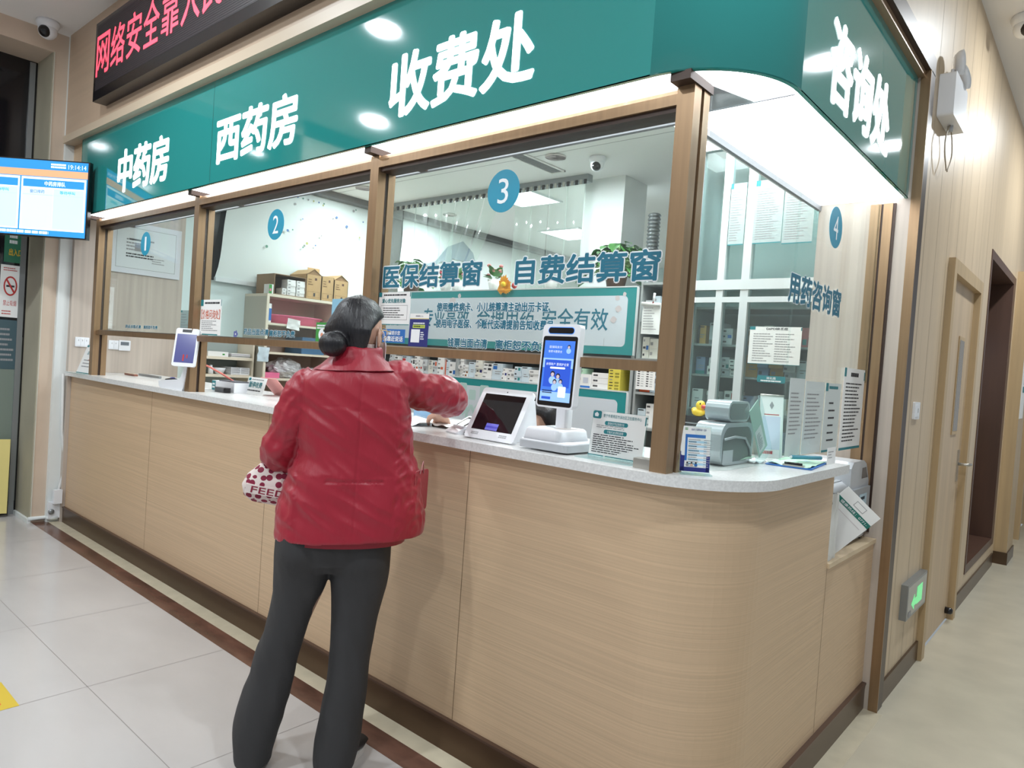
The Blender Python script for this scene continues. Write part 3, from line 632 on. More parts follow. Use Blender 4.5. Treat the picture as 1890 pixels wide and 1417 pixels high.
# ------------------------------------------------------------------ cream storage cabinet with cartons
cb = E('storage_cabinet', 'cream open storage cabinet under the cartons', 'cabinet', (-4.68, 2.05, 0)); Y0, Y1, XF = 1.335, 2.8, -4.5
mb = MB(); mb.box((XI + .002, Y0, 0), (XF - .012, Y0 + .02, 1.80), CREAMS); mb.box((XF - .012, Y0, 0), (XF, Y0 + .022, 1.80), CREAM); plab(mb.build('side_panel', cb), 'greige side panel')
mb = MB(); mb.box((XI + .002, Y1 - .02, 0), (XF, Y1, 1.80), CREAM); mb.build('side_panel', cb)
mb = MB(); mb.box((XI + .002, Y0, 1.80), (XF, Y1, 1.822), CREAM); mb.build('top_panel', cb)
mb = MB(); mb.box((XI + .002, Y0 + .02, 0), (XI + .012, Y1 - .02, 1.8), PINKIN); plab(mb.build('back_panel', cb), 'pinkish back panel')
for z in (1.582, 1.338, 1.118, .9): mb = MB(); mb.box((XI + .012, Y0 + .02, z - .018), (XF - .004, Y1 - .02, z), CREAM); mb.build('shelf', cb)
mb = MB(); mb.box((XI + .012, 2.02, .2), (XF - .01, 2.038, 1.8), PINKIN); mb.build('divider', cb)
def carton(y0, y1, x0, zt, label, flap):
    o = E('carton', label, 'carton', ((x0 - 4.52) / 2, (y0 + y1) / 2, 1.823), 'kraft cartons on the cream cabinet'); xf = -4.52; t = .004; zb = 1.823
    mb = MB(); mb.box((x0, y0, zb), (xf, y1, zb + t), CARD)
    for a, b in (((xf - t, y0), (xf, y1)), ((x0, y0), (x0 + t, y1)), ((x0, y0), (xf, y0 + t)), ((x0, y1 - t), (xf, y1))): mb.box((a[0], a[1], zb), (b[0], b[1], zt), CARD)
    F = Frame((xf + .0005, y0, zb), *EAST); ww = y1 - y0; hh = zt - zb
    mb.rect(F, ww * .55, hh * .78, ww * .14, hh * .1, mat('carton logo', (90, 60, 50), .7)); mb.lines(F, ww * .12, hh * .55, ww * .35, hh * .3, 3, mat('carton print', (128, 98, 66), .7), .4, 4)
    for a in ((.1, .08, .8, .004), (.1, .3, .8, .004), (.1, .08, .004, .22), (.9, .08, .004, .22)): mb.rect(F, a[0] * ww, a[1] * hh, a[2] * ww if a[2] > .01 else a[2] * .5, a[3] * hh if a[3] > .01 else .002, mat('carton print', (128, 98, 66), .7))
    mb.rect(F, ww * .5, hh * .12, ww * .12, hh * .14, INK); mb.build('body', o)
    mb = MB()
    if flap == 'peak':
        ym = (y0 + y1) / 2; P = lambda y, z: [(x0, y, z), (xf, y, z)]
        for a, b in ((P(y0, zt), P(ym, zt + .05)), (P(y1, zt), P(ym, zt + .05))): mb.add([a[0], a[1], b[1], b[0]] + [(p[0], p[1], p[2] + .003) for p in (a[0], a[1], b[1], b[0])], [(0, 1, 2, 3), (4, 5, 6, 7), (0, 1, 5, 4), (1, 2, 6, 5), (2, 3, 7, 6), (3, 0, 4, 7)], CARD)
        mb.quad((xf - .006, y0 + .005, zt), (xf - .006, y1 - .005, zt), (xf - .006, ym, zt + .045), (xf - .006, ym - .001, zt + .045), CARDD)
    else:
        mb.box((x0 + .03, y0, zt), (x0 + .034, y1, zt + .09), CARD); mb.box((x0, y0 + .002, zt), (xf, y1, zt + .003), CARD)
    mb.build('flap', o)
carton(1.705, 1.855, -4.79, 2.035, 'kraft carton with peaked flaps beside the open box of packets', 'peak'); carton(1.86, 1.985, -4.79, 2.035, 'middle kraft carton with one flap standing up', 'up'); carton(1.99, 2.14, -4.79, 2.02, 'kraft carton furthest along the row of three, near the teal board', 'peak')
o = E('open_carton', 'brown carton lying on its side, filled with white packets', 'carton', (-4.66, 1.54, 1.823)); mb = MB(); BRC = mat('dark kraft', (150, 122, 92), .75)
for a, b in (((-4.79, 1.39, 1.823), (-4.5, 1.69, 1.828)), ((-4.79, 1.39, 1.99), (-4.5, 1.69, 1.995)), ((-4.79, 1.39, 1.828), (-4.5, 1.395, 1.99)), ((-4.79, 1.685, 1.828), (-4.5, 1.69, 1.99)), ((-4.79, 1.395, 1.828), (-4.78, 1.685, 1.99))): mb.box(a, b, BRC)
mb.build('body', o)
def stackword(k, n): return 'bottom one' if k == 0 else 'top one' if k == n - 1 else ORD[k] + ' from the bottom'
for c_, (yy, n) in enumerate(((1.468, 2), (1.515, 5), (1.605, 5))):
    for k in range(n):
        mb = MB(); hh = .026; mb.box((-4.60, yy, 1.8285 + k * (hh + .0006)), (-4.507 + .004 * (k % 2), yy + (.04 if c_ == 0 else .078), 1.8285 + k * (hh + .0006) + hh), PAPER); F = Frame((-4.5024, yy, 1.8285 + k * (hh + .0006)), *EAST); mb.rect(F, .008, .008, .02, .008, PAPERG, .0)
        tag(recenter(mb.build('medicine_packet')), 'white packet in the brown open carton, %s column, %s' % (ORD[c_], stackword(k, n)), 'box', 'packets in the open carton')
mb = MB(); mb.box((-4.58, 1.345, 1.823), (-4.5, 1.385, 1.9), PAPER); F = Frame((-4.4995, 1.345, 1.823), *EAST); mb.rect(F, .0, .0, .026, .075, GRNP); mb.rect(F, .006, .02, .014, .02, PINK, .001); tag(recenter(mb.build('medicine_packet')), 'small green and white packet at the cabinet corner beside the open carton', 'box')
b_ = E('plastic_basin', 'pink round plastic basin on the upper cabinet shelf', 'basin', (-4.68, 1.70, 1.583)); mb = MB()
rg = lambda r, z: [V3((-4.68 + .85 * r * math.cos(2 * PI * k / 28) * .92, 1.70 + 1.42 * r * math.sin(2 * PI * k / 28), z)) for k in range(28)]
mb.loft([rg(.02, 1.584), rg(.16, 1.584), rg(.185, 1.65), rg(.195, 1.652), rg(.195, 1.66), rg(.18, 1.66), rg(.155, 1.592), rg(.02, 1.592)], PINK); mb.build('bowl', b_)
def creased(mb, F, w, h, m, amp=.01, n=8, seed=0):
    vs = []; fs = []
    for j in range(n + 1):
        for i in range(n + 1): vs.append(F.p(w * i / n, h * j / n, amp * noise.noise(V3((i * .45 + seed, j * .45, seed)))))
    for j in range(n):
        for i in range(n): a = j * (n + 1) + i; fs.append((a, a + 1, a + n + 2, a + n + 1))
    k = len(vs); vs2 = [v - F.n * .0008 for v in vs]; edge = []
    mb.add(vs, fs, m, True); mb.add(vs2, [f[::-1] for f in fs], m, True)
mb = MB(); creased(mb, Frame((-4.488, 1.52, 1.548), (0.05, 1, -.12), (0, .1, 1)), .12, .088, PAPER, .012, 8, 3); tag(recenter(mb.build('paper_slip')), 'crumpled white paper slip hanging over the shelf edge by the basin', 'paper')
mb = MB(); creased(mb, Frame((-4.49, 1.27, 1.255), (0, 1, -.02), (0.1, .2, 1)), .10, .12, mat('pale blue paper', (206, 222, 230), .7), .015, 8, 9); tag(recenter(mb.build('paper_sheet')), 'pale blue paper hanging at the cabinet corner below the rail', 'paper')
mb = MB(); mb.box((-4.62, 1.362, 1.583), (-4.51, 1.385, 1.74), PAPER); mb.box((-4.51, 1.362, 1.60), (-4.508, 1.385, 1.70), BLUEP); tag(recenter(mb.build('file_folder')), 'white and blue folder standing at the left of the upper shelf', 'folder')
mb = MB(); mb.box((-4.8, 1.70, 1.339), (-4.52, 1.93, 1.478), mat('steel blue plastic', (76, 112, 146), .4), bev=.01); mb.box((-4.795, 1.705, 1.478), (-4.525, 1.925, 1.484), mat('steel blue plastic', (76, 112, 146), .4)); tag(recenter(mb.build('storage_bin')), 'dark blue storage bin on the middle cabinet shelf', 'bin')
mb = MB(); mb.box((-4.66, 1.36, 1.119), (-4.51, 1.50, 1.165), PINK, bev=.012); tag(recenter(mb.build('tray')), 'small pink tray on the lower cabinet shelf', 'tray')
BAG = mat('crinkled silver film', (196, 196, 198), .25, metal=.15, bump=.6, var=.12, scale=(40, 40, 40))
for cx_, cy_, rx, ry, rz, lab, seed in ((-4.64, 1.62, .1, .16, .09, 'crumpled clear bag of packets in the lower cabinet bay', 1), (-4.62, 1.86, .1, .1, .055, 'smaller silver bag beside the large crumpled bag', 2), (-4.62, 1.55, .1, .16, .05, 'bag of grey packets on the lowest visible cabinet shelf', 3)):
    mb = MB(); z0 = 1.119 if seed < 3 else .901; vs = []; n, k = 26, 16
    for j in range(k + 1):
        a = PI * j / k
        for i in range(n):
            b = 2 * PI * i / n; d = V3((math.sin(a) * math.cos(b), math.sin(a) * math.sin(b), math.cos(a))); q = 1 + .28 * noise.noise(d * 3.1 + V3((seed * 7, 0, 0))) + .12 * noise.noise(d * 9 + V3((seed, 3, 0)))
            vs.append((cx_ + rx * d.x * q, cy_ + ry * d.y * q, max(z0, z0 + rz * .8 + rz * d.z * q)))
    mb.add(vs, [((j) * n + i, (j + 1) * n + i, (j + 1) * n + (i + 1) % n, j * n + (i + 1) % n) for j in range(k) for i in range(n)], BAG); tag(recenter(mb.build('plastic_bag')), lab, 'bag')
sh = E('wall_shelf', 'small white open shelf with papers left of the cabinet', 'shelf', (-4.72, 1.1, .9))
for z in (1.273, 1.13): mb = MB(); mb.box((XI + .012, .9, z - .022), (-4.6, 1.29, z), CREAM); mb.build('board', sh)
mb = MB(); mb.box((XI + .002, .885, .9), (-4.6, .9, 1.40), CREAM); mb.build('side_panel', sh); mb = MB(); mb.box((XI + .002, 1.29, .9), (-4.6, 1.305, 1.40), CREAM); mb.build('side_panel', sh)
mb = MB(); mb.box((XI + .002, .9, .9), (XI + .012, 1.29, 1.40), mat('grey green back board', (166, 178, 176), .6)); mb.build('back_panel', sh)
mb = MB(); mb.box((-4.8, .92, 1.2735), (-4.62, 1.09, 1.312), PAPER); mb.rect(Frame((-4.6195, .92, 1.2735), *EAST), .12, .012, .02, .012, GRNP); tag(recenter(mb.build('tissue_box')), 'flat white box on the top board of the small shelf', 'box')
for k in range(5): mb = MB(); mb.box((-4.8, 1.11 + .003 * (k % 2), 1.2735 + k * .0064), (-4.615 + .004 * (k % 3), 1.275, 1.2735 + k * .0064 + .006), [PAPER, PAPERG, PAPER, mat('mauve paper', (176, 168, 180), .7), PAPER][k]); tag(recenter(mb.build('paper_pad')), 'paper pad in the stack on the small shelf, ' + stackword(k, 5), 'paper', 'paper pads on the small shelf')
mb = MB(); mb.lathe([(0, 0), (.02, 0), (.02, .05), (.012, .055), (.012, .07), (0, .07)], (-4.66, .97, 1.131), PLASTW, 16); tag(recenter(mb.build('bottle')), 'small white bottle on the lower board of the small shelf', 'bottle')
mb = MB(); mb.lathe([(0, 0), (.03, 0), (.045, .03), (.05, .05), (.046, .05), (.04, .03), (0, .006)], (-4.68, 1.05, 1.131), PLASTW, 20); tag(recenter(mb.build('bowl')), 'small white bowl beside the white bottle', 'bowl')
mb = MB(); mb.box((-4.8, 1.12, 1.131), (-4.62, 1.28, 1.137), PLASTW)
for k in range(5): z = 1.139 + k * .011; [mb.box(a, b, PLASTW) for a, b in (((-4.8, 1.12, z), (-4.795, 1.28, z + .006)), ((-4.625, 1.12, z), (-4.62, 1.28, z + .006)), ((-4.8, 1.12, z), (-4.62, 1.125, z + .006)), ((-4.8, 1.275, z), (-4.62, 1.28, z + .006)))]
for yy in (1.12, 1.2, 1.275): mb.box((-4.626, yy, 1.131), (-4.619, yy + .006, 1.19), PLASTW)
tag(recenter(mb.build('basket')), 'white slatted basket on the lower board of the small shelf', 'basket')

# ------------------------------------------------------------------ medicine display shelf with two teal boards
ds = E('display_shelf', 'long grey metal medicine shelf behind the cashiers', 'shelf', (-2.55, 2.2, 0))
for x in (-4.05, -2.9, -2.06, -1.385): mb = MB(); mb.box((x, 1.99, 0), (x + .02, 2.40, 1.895), SHELFG); mb.build('upright', ds)
for z, a, b in ((1.9, -4.05, -1.365), (1.62, -4.03, -1.385), (1.258, -4.03, -1.385)): mb = MB(); mb.box((a, 1.99, z - .012), (b, 2.40, z), SHELFG); mb.build('board', ds)
mb = MB(); mb.box((-4.05, 2.40, 0), (-1.365, 2.41, 1.9), mat('shelf back', (120, 124, 124), .5)); mb.build('back_panel', ds)
def teal_board(name, label, x0, x1, z0, z1, deco):
    F = Frame((x0, 1.984, z0)); w_, h_ = x1 - x0, z1 - z0
    mb = MB(); mb.box((0, 0, -.004), (w_, h_, .004), TEALB, F); mb.prism(rrect(.055, .05, w_ - .115, h_ - .10, .03), .004, .0048, BOARDW, F); deco(mb, F.at(0, 0, .0049)); mb.box((w_, 0, -.006), (w_ + .012, h_, .006), ALU, F); mb.box((0, h_, -.006), (w_, h_ + .008, .006), ALU, F)
    tag(recenter(mb.build(name)), label, 'board')
def leafs(mb, F, spots, m):
    for q_, (x, y, s, a) in enumerate(spots):
        pts = [(x + s * (.5 * math.cos(a) * t - .22 * math.sin(a) * math.sin(PI * t) * sg_), y + s * (.5 * math.sin(a) * t + .22 * math.cos(a) * math.sin(PI * t) * sg_)) for sg_, ts in ((1, [0, .2, .4, .6, .8, 1]), (-1, [.8, .6, .4, .2])) for t in ts]
        mb.add([F.p(px, py, .0003 + .0002 * q_) for px, py in pts], [tuple(range(len(pts)))], m)
def d1(mb, F):
    for t, a, b in (('优质服务', -3.95, -3.56), ('专业高效', -3.285, -2.785), ('合理用药', -2.70, -2.165), ('安全有效', -2.09, -1.567)): mb.text(F, t, a + 4.02, .148, b - a, .138, TEALD, .012, z=.0006)
    leafs(mb, F, [(1.02, .33, .1, .6), (1.08, .32, .12, 2.2), (1.12, .36, .08, 1.4), (1.16, .30, .09, .2), (2.53, .34, .08, 2.6), (2.55, .28, .1, 3.0), (2.52, .22, .1, 3.3), (2.57, .36, .06, 2.0)], MOTIFR)
    mb.rect(F, 2.435, .05, .002, .05, PAPERG)
teal_board('slogan_board', 'upper teal edged board with green brush slogan on the display shelf', -4.02, -1.372, 1.478, 1.893, d1)
def d2(mb, F):
    bx, bz = -2.83 + 4.02, 1.0 - .70
    for a in ((.0, .13, .075, .085), (.10, .095, .07, .075), (.21, .12, .085, .09)): mb.prism([(p[0] + bx, p[1] + bz) for p in rrect(*a, .012)], 0, .0004, MOTIF, F)
    mb.prism([(bx + p[0], bz + p[1]) for p in ((.0, .08), (.07, .08), (.10, .02), (.05, -.03), (.0, .02))], 0, .0004, MOTIF, F); mb.prism([(bx + p[0], bz + p[1]) for p in ((.21, .09), (.30, .07), (.31, .02), (.26, -.03), (.16, .04))], 0, .0004, MOTIF, F)
    for r1, r2 in (((.09, .0), (.13, .055)), ((.13, .055), (.17, .0)), ((.17, .0), (.165, -.09)), ((.09, .0), (.095, -.09))):
        a, b = V3((r1[0] + bx, r1[1] + bz, 0)), V3((r2[0] + bx, r2[1] + bz, 0)); n_ = (b - a).normalized(); n_ = V3((-n_.y, n_.x, 0)) * .014
        zz = .0006 + .0002 * r1[0] * 40; mb.quad(F.p(a.x - n_.x, a.y - n_.y, zz), F.p(b.x - n_.x, b.y - n_.y, zz), F.p(b.x + n_.x, b.y + n_.y, zz + .0003), F.p(a.x + n_.x, a.y + n_.y, zz + .0003), MOTIF)
    leafs(mb, F, [(1.62, .38, .10, .5), (1.70, .37, .12, 1.3), (1.78, .38, .11, 2.0), (1.86, .37, .11, 1.0), (1.92, .36, .09, .2), (1.58, .37, .09, 2.6)], MOTIFR)
teal_board('motif_board', 'lower teal edged board with mint emblem below the medicine row', -4.02, -1.392, .70, 1.25, d2)

COLS = [PAPER, mat('box ivory', (226, 224, 214), .6), mat('box pale blue', (206, 220, 228), .6), mat('box cool grey', (204, 208, 210), .6)]
ACC = [INK, BLUEP, NAVY, REDP, ORANGE, mat('box teal accent', (50, 140, 140), .6), PAPERG, mat('box brown accent', (150, 96, 60), .6)]
def medbox(x0, x1, z0, z1, y0, dep, label, group, r, base=None, acc=None, big=True):
    mb = MB(); mb.box((x0, y0, z0), (x1, y0 + dep, z1), base or r.choice(COLS)); F = Frame((x0, y0 - .0003, z0)); w_, h_ = x1 - x0, z1 - z0; a = acc or r.choice(ACC); k = r.random()
    if h_ > .06:
        if k < .35: mb.rect(F, 0, 0, w_, h_ * .2, a, .0)
        elif k < .6: mb.rect(F, w_ * .08, h_ * .62, w_ * .4, h_ * .22, a, .0)
        elif k < .75: mb.rect(F, 0, 0, w_ * .22, h_, a, .0)
        mb.lines(F, w_ * .3, h_ * .3, w_ * .6, h_ * .26, 2, PAPERG, .4, r.randint(0, 99), z=.0003); mb.lines(F, w_ * .1, h_ * .88, w_ * .7, h_ * .08, 1, INK, .8, r.randint(0, 99), z=.0003)
    else:
        if k < .3: mb.rect(F, w_ * .55, h_ * .2, w_ * .35, h_ * .6, a, .0)
        mb.lines(F, w_ * .1, h_ * .3, w_ * .4, h_ * .4, 1, INK if k < .6 else PAPERG, .8, r.randint(0, 99), z=.0003)
    return tag(recenter(mb.build('medicine_box')), label, 'box', group)
r = random.Random(11); x = -3.70; ci = 0
special = {}
while x < -1.86:
    w_ = r.uniform(.05, .10); n = r.choice([1, 1, 2, 3, 4, 5]); h_ = r.uniform(.10, .135) if n == 1 else (r.uniform(.05, .06) if n == 2 else r.uniform(.022, .034))
    if not (-2.06 < x + w_ and x < -2.04):
        base = r.choice(COLS); acc = r.choice(ACC)
        for k in range(n):
            medbox(x, x + w_ - .003, 1.2585 + k * (h_ + .0006), 1.2585 + k * (h_ + .0006) + h_, 2.0 + r.uniform(0, .02), r.uniform(.1, .16), 'row between the boards: medicine box in %s column from left%s' % (ORD[ci], '' if n == 1 else ', ' + stackword(k, n)), 'medicine boxes in the row between the teal boards', r, base, acc)
        ci += 1
    x += w_
lab = 'medicine boxes near the right end between the boards'
for k in range(3): medbox(-1.66 - .01, -1.545, 1.2585 + k * .034, 1.2915 + k * .034, 2.0, .12, 'thin white box, %s, in the stack left of the yellow boxes' % stackword(k, 3), lab, r, PAPER, PAPERG)
for k in range(7): medbox(-1.542, -1.455, 1.2585 + k * .0186, 1.2767 + k * .0186, 1.995, .12, 'yellow medicine box in the tall yellow stack, ' + stackword(k, 7), lab, r, YELP, mat('box olive print', (150, 140, 50), .6))
def red(mb_): pass
mb = MB(); mb.box((-1.83, 1.995, 1.2585), (-1.752, 2.13, 1.325), PAPER); F = Frame((-1.83, 1.9945, 1.2585)); mb.rect(F, .0, .045, .078, .018, REDP, 0); mb.lines(F, .006, .01, .06, .026, 2, PAPERG, .4, 4); mb.rect(F, .062, .014, .008, .008, BLUEP); tag(recenter(mb.build('medicine_box')), 'white medicine box with a red band beside the blue edged cube box', 'box', lab)
mb = MB(); mb.box((-1.748, 1.99, 1.2585), (-1.673, 2.09, 1.345), PAPER); F = Frame((-1.748, 1.9895, 1.2585)); mb.rect(F, 0, .0, .075, .012, BLUEP, 0); mb.rect(F, .02, .03, .04, .035, mat('box script print', (196, 200, 212), .6)); tag(recenter(mb.build('medicine_box')), 'white cube box with a blue bottom edge between red banded box and thin stack', 'box', lab)
for k in range(4): medbox(-1.83 + k * .026, -1.806 + k * .026, 1.3262 if k < 3 else 1.346, 1.38, 2.0, .1, 'small pale green box standing on the red banded box, %s from the left' % ORD[k], lab, r, mat('pale green box', (176, 214, 186), .6), GRNP)

# narrow open rack right of the boards
rk = E('medicine_rack', 'narrow white rack of medicines right of the teal boards', 'shelf', (-1.2, 2.2, 0))
for x in (-1.352, -1.062): mb = MB(); mb.box((x, 1.99, 0), (x + .014, 2.4, 1.93), SHELFG); mb.build('upright', rk)
for z in (1.92, 1.70, 1.465, 1.262, 1.05): mb = MB(); mb.box((-1.338, 1.985, z - .014), (-1.062, 2.4, z), SHELFG); mb.build('board', rk)
mb = MB(); mb.box((-1.338, 2.39, 0), (-1.062, 2.4, 1.92), mat('shelf back', (120, 124, 124), .5)); mb.build('back_panel', rk)
for z, nm in ((1.702, 'top'), (1.467, 'upper middle'), (1.264, 'middle'), (1.052, 'lower')):
    x = -1.33; c_ = 0
    while x < -1.10:
        w_ = r.uniform(.045, .075); n = r.choice([1, 2, 3, 4]); h_ = (.11 if n == 1 else .15 / n * r.uniform(.75, .95)); base = r.choice(COLS); acc = r.choice(ACC)
        for k in range(n): medbox(x, x + w_ - .003, z + k * (h_ + .0006), z + k * (h_ + .0006) + h_, 2.02, .12, 'narrow rack, %s board: medicine box, %s column%s' % (nm, ORD[c_], '' if n == 1 else ', ' + stackword(k, n)), 'medicine boxes in the narrow rack', r, base, acc)
        x += w_; c_ += 1
def chart(mb, F, w, h):
    for j in range(7):
        for k in range(2): mb.rect(F, .01 + k * .06, h - .014 - j * .014, .016, .006, INK); mb.rect(F, .035 + k * .06, h - .014 - j * .014, .018, .003, PAPERG)
sheet('label_card', 'white card of small printed labels hanging on the narrow rack', 'card', Frame((-1.335, 1.98, 1.278)), .128, .118, design=chart)
p = E('paper_roll', 'curled white list paper clipped to the narrow rack', 'paper', (-1.25, 1.955, 1.61)); mb = MB(); creased(mb, Frame((-1.312, 1.955, 1.61), (1, 0, -.02)), .122, .175, PAPER, .006, 8, 4); mb.lines(Frame((-1.30, 1.946, 1.62)), .005, .01, .09, .14, 9, PAPERG, .3, 7); mb.build('sheet', p); mb = MB(); mb.tube([(-1.315, 1.95, 1.79), (-1.19, 1.948, 1.782)], .011, PAPER); mb.build('rolled_edge', p); mb = MB(); mb.tube([(-1.235, 1.94, 1.79), (-1.225, 1.938, 1.84)], .004, REDP); mb.tube([(-1.232, 1.94, 1.80), (-1.226, 1.938, 1.85)], .007, PLASTW); mb.build('clip', p)

# ------------------------------------------------------------------ plants on the display shelf
def heart(mb, c, d, up, s, m, curl=.25):
    d = d.normalized(); side = d.cross(up).normalized(); nn = side.cross(d)
    ts = [0, .18, .4, .62, .82, 1]; ws = [.12, .42, .46, .34, .16, 0]; vs = []; fs = []
    for t, w_ in zip(ts, ws):
        q = c + d * s * t - nn * s * curl * t * t
        vs += [q + side * s * w_ + nn * s * w_ * .25, q, q - side * s * w_ + nn * s * w_ * .25]
    for j in range(len(ts) - 1): a = j * 3; fs += [(a, a + 1, a + 4, a + 3), (a + 1, a + 2, a + 5, a + 4)]
    mb.add(vs, fs, m, True)
def pothos(x, y, z, rx, h, label, n, pot, seed, lw=.075):
    o = E('pothos_plant', label, 'plant', (x, y, z)); rr = random.Random(seed)
    mb = MB(); mb.lathe([(0, 0), (.055, 0), (.075, .10), (.08, .11), (.07, .11), (.065, .095), (0, .095)], (x, y, z), pot, 24); mb.build('pot', o)
    st = MB(); lf = MB()
    for i in range(n):
        a = rr.uniform(0, 2 * PI); q = rr.random() ** .6; out = rx * q; hz = h * (1.05 - .75 * q ** 2) * rr.uniform(.75, 1.1)
        if rr.random() < .16: hz = rr.uniform(-.03, .08); out = rx * .9
        e = V3((x + out * math.cos(a), y + .75 * out * math.sin(a), z + .09 + hz)); b = V3((x + .03 * math.cos(a), y + .03 * math.sin(a), z + .09))
        st.tube([b, (b + e) / 2 + V3((0, 0, .04)), e], .0025, LEAFP, 5)
        d = V3((math.cos(a + rr.uniform(-.6, .6)), .8 * math.sin(a + rr.uniform(-.6, .6)), rr.uniform(-.7, .15))); heart(lf, e, d, V3((0, 0, 1)), lw * rr.uniform(.75, 1.25), LEAF)
    st.build('stems', o); lf.build('leaves', o)
pothos(-1.62, 2.12, 1.901, .22, .20, 'bushy green pothos in a brown pot above the right end of the slogan board', 120, POTB, 2)
pothos(-3.62, 2.12, 1.901, .22, .17, 'green pothos behind the left lettering of disc 3 window', 95, POTB, 5)
def flowerpot(x, y, z, label, fl, seed, h=.1):
    o = E('flower_pot', label, 'plant', (x, y, z)); rr = random.Random(seed)
    mb = MB(); mb.lathe([(0, 0), (.035, 0), (.055, .085), (.05, .085), (.045, .07), (0, .07)], (x, y, z), POTW, 20); mb.build('pot', o); lf = MB(); fw_ = MB()
    for i in range(16):
        a = rr.uniform(0, 2 * PI); e = V3((x + .05 * math.cos(a), y + .05 * math.sin(a), z + .09 + rr.uniform(0, h))); heart(lf, V3((x, y, z + .08)).lerp(e, .5), e - V3((x, y, z + .08)), V3((0, .1, 1)), .07, LEAF, .1)
        if i < 9: fw_.ell(e + V3((0, 0, .012)), (.016, .016, .012), fl, n=8, k=6)
    lf.build('leaves', o); fw_.build('blossoms', o)
flowerpot(-2.66, 2.1, 1.901, 'white pot of small rose flowers left of the orange toy flower', mat('rose blossom', (206, 132, 128), .6), 3)
flowerpot(-3.05, 2.1, 1.901, 'white pot with pink blossoms behind the left lettering', PINK, 8, .13); flowerpot(-3.22, 2.14, 1.901, 'white pot of red buds further left behind the lettering', mat('crimson blossom', (206, 66, 92), .6), 9, .12)
flowerpot(-2.15, 2.12, 1.901, 'white pot with green sprig behind the right lettering', LEAFP, 12, .14)
o = E('toy_flower', 'orange yellow toy flower lying over the edge of the slogan board', 'toy', (-2.44, 1.97, 1.9)); mb = MB(); OY = mat('orange petals', (240, 164, 40), .7); rr = random.Random(4)
for i in range(26):
    a = 2 * PI * i / 26; d = V3((math.cos(a), -.6, math.sin(a) * .8)); heart(mb, V3((-2.44, 1.975, 1.925)), d, V3((0, -1, .2)), .06 * rr.uniform(.8, 1.2), OY, .5)
mb.build('petals', o); mb = MB(); mb.ell((-2.44, 1.955, 1.93), (.022, .02, .02), YDUCK); mb.build('centre', o); mb = MB(); mb.ell((-2.365, 1.985, 1.925), (.02, .02, .022), REDP); mb.build('bud', o)

# ------------------------------------------------------------------ glazed medicine cabinet at the right
gc = E('glazed_cabinet', 'white aluminium glazed medicine cabinet seen through the end window', 'cabinet', (-.62, 2.2, 0)); X0, X1 = -1.04, -.205
def bar(a, b, name='frame', m=ALU): mb = MB(); mb.box(a, b, m); return mb.build(name, gc)
bar((X0, 2.0, .75), (X0 + .03, 2.05, 2.7)); bar((-.875, 2.0, .75), (-.835, 2.05, 2.7)); bar((-.735, 2.0, .75), (-.69, 2.05, 2.7)); bar((X1 - .03, 2.0, .75), (X1, 2.05, 2.7))
bar((X0, 1.995, 1.87), (X1, 2.05, 1.925)); bar((X0, 2.0, 2.66), (X1, 2.05, 2.72)); bar((X0, 2.0, .72), (X1, 2.05, .78))
for a, b in ((X0 + .03, -.875), (-.835, -.735), (-.69, X1 - .03)):
    for z0, z1 in ((.78, 1.87), (1.925, 2.66)): mb = MB(); mb.box((a, 2.02, z0), (b, 2.026, z1), GLASSC); mb.build('pane', gc)
    mb = MB(); mb.box((a, 2.0, 1.80), (b, 2.018, 1.83), ALU); mb.build('door_rail', gc)
for z in (1.57, 1.395, 1.2, 1.0, 1.78): bar((X0, 2.06, z - .012), (X1, 2.36, z), 'shelf', SHELFG)
bar((X0, 2.37, .75), (X1, 2.38, 1.93), 'back_panel', mat('cabinet grey back', (158, 168, 166), .6)); bar((X0, 2.30, 1.93), (X1, 2.38, 2.7), 'back_panel', mat('cabinet pale upper back', (206, 216, 214), .6)); bar((X0, 2.05, .75), (X0 + .012, 2.37, 2.7), 'side_panel'); bar((X1 - .012, 2.05, .75), (X1, 2.37, 2.7), 'side_panel')
for z, nm in ((1.571, 'top visible'), (1.396, 'second'), (1.201, 'third'), (1.001, 'bottom visible')):
    x = X0 + .03; c_ = 0
    while x < X1 - .1 and c_ < 14:
        w_ = r.uniform(.05, .085); n = r.choice([1, 1, 2, 3, 4]); h_ = (r.uniform(.09, .13) if n == 1 else .12 / n * r.uniform(.7, .95)); base = r.choice(COLS + [COLS[0], mat('box dim blue', (130, 150, 184), .6), mat('box amber', (204, 158, 84), .6), mat('box rose', (196, 110, 110), .6)]); acc = r.choice(ACC)
        for k in range(n): medbox(x, x + w_ - .004, z + k * (h_ + .0006), z + k * (h_ + .0006) + h_, 2.07 + r.uniform(0, .03), .11, 'glazed cabinet, %s shelf: medicine box, %s column%s' % (nm, ORD[c_], '' if n == 1 else ', ' + stackword(k, n)), 'medicine boxes in the glazed cabinet', r, base, acc)
        x += w_ + r.choice([0, 0, .02]); c_ += 1
def doc(title=None, n=14, cols=1, seed=1, tealtop=True, tm=None, tw=.6, th=.045):
    def f(mb, F, w, h):
        if tealtop: mb.rect(F, .0, h - .085 * h, .11 * w if w > h else .16 * w, .085 * h, TEAL); mb.rect(F, w - .02 * w, h - .09 * h, .02 * w, .08 * h, TEAL); mb.rect(F, 0, 0, w, .015 * h, TEAL)
        top = h * (.9 if not title else .86)
        if title: mb.text(F, title, w * (1 - tw) / 2 + .03 * w, h - .085 * h, w * tw, th * h / .6, tm or INK, .02)
        cw = (w * .84) / cols
        for c in range(cols): mb.lines(F, w * .08 + c * (cw + .01 * w), h * .06, cw * .94, top - h * .08, n, PAPERG, .34, seed + c)
    return f
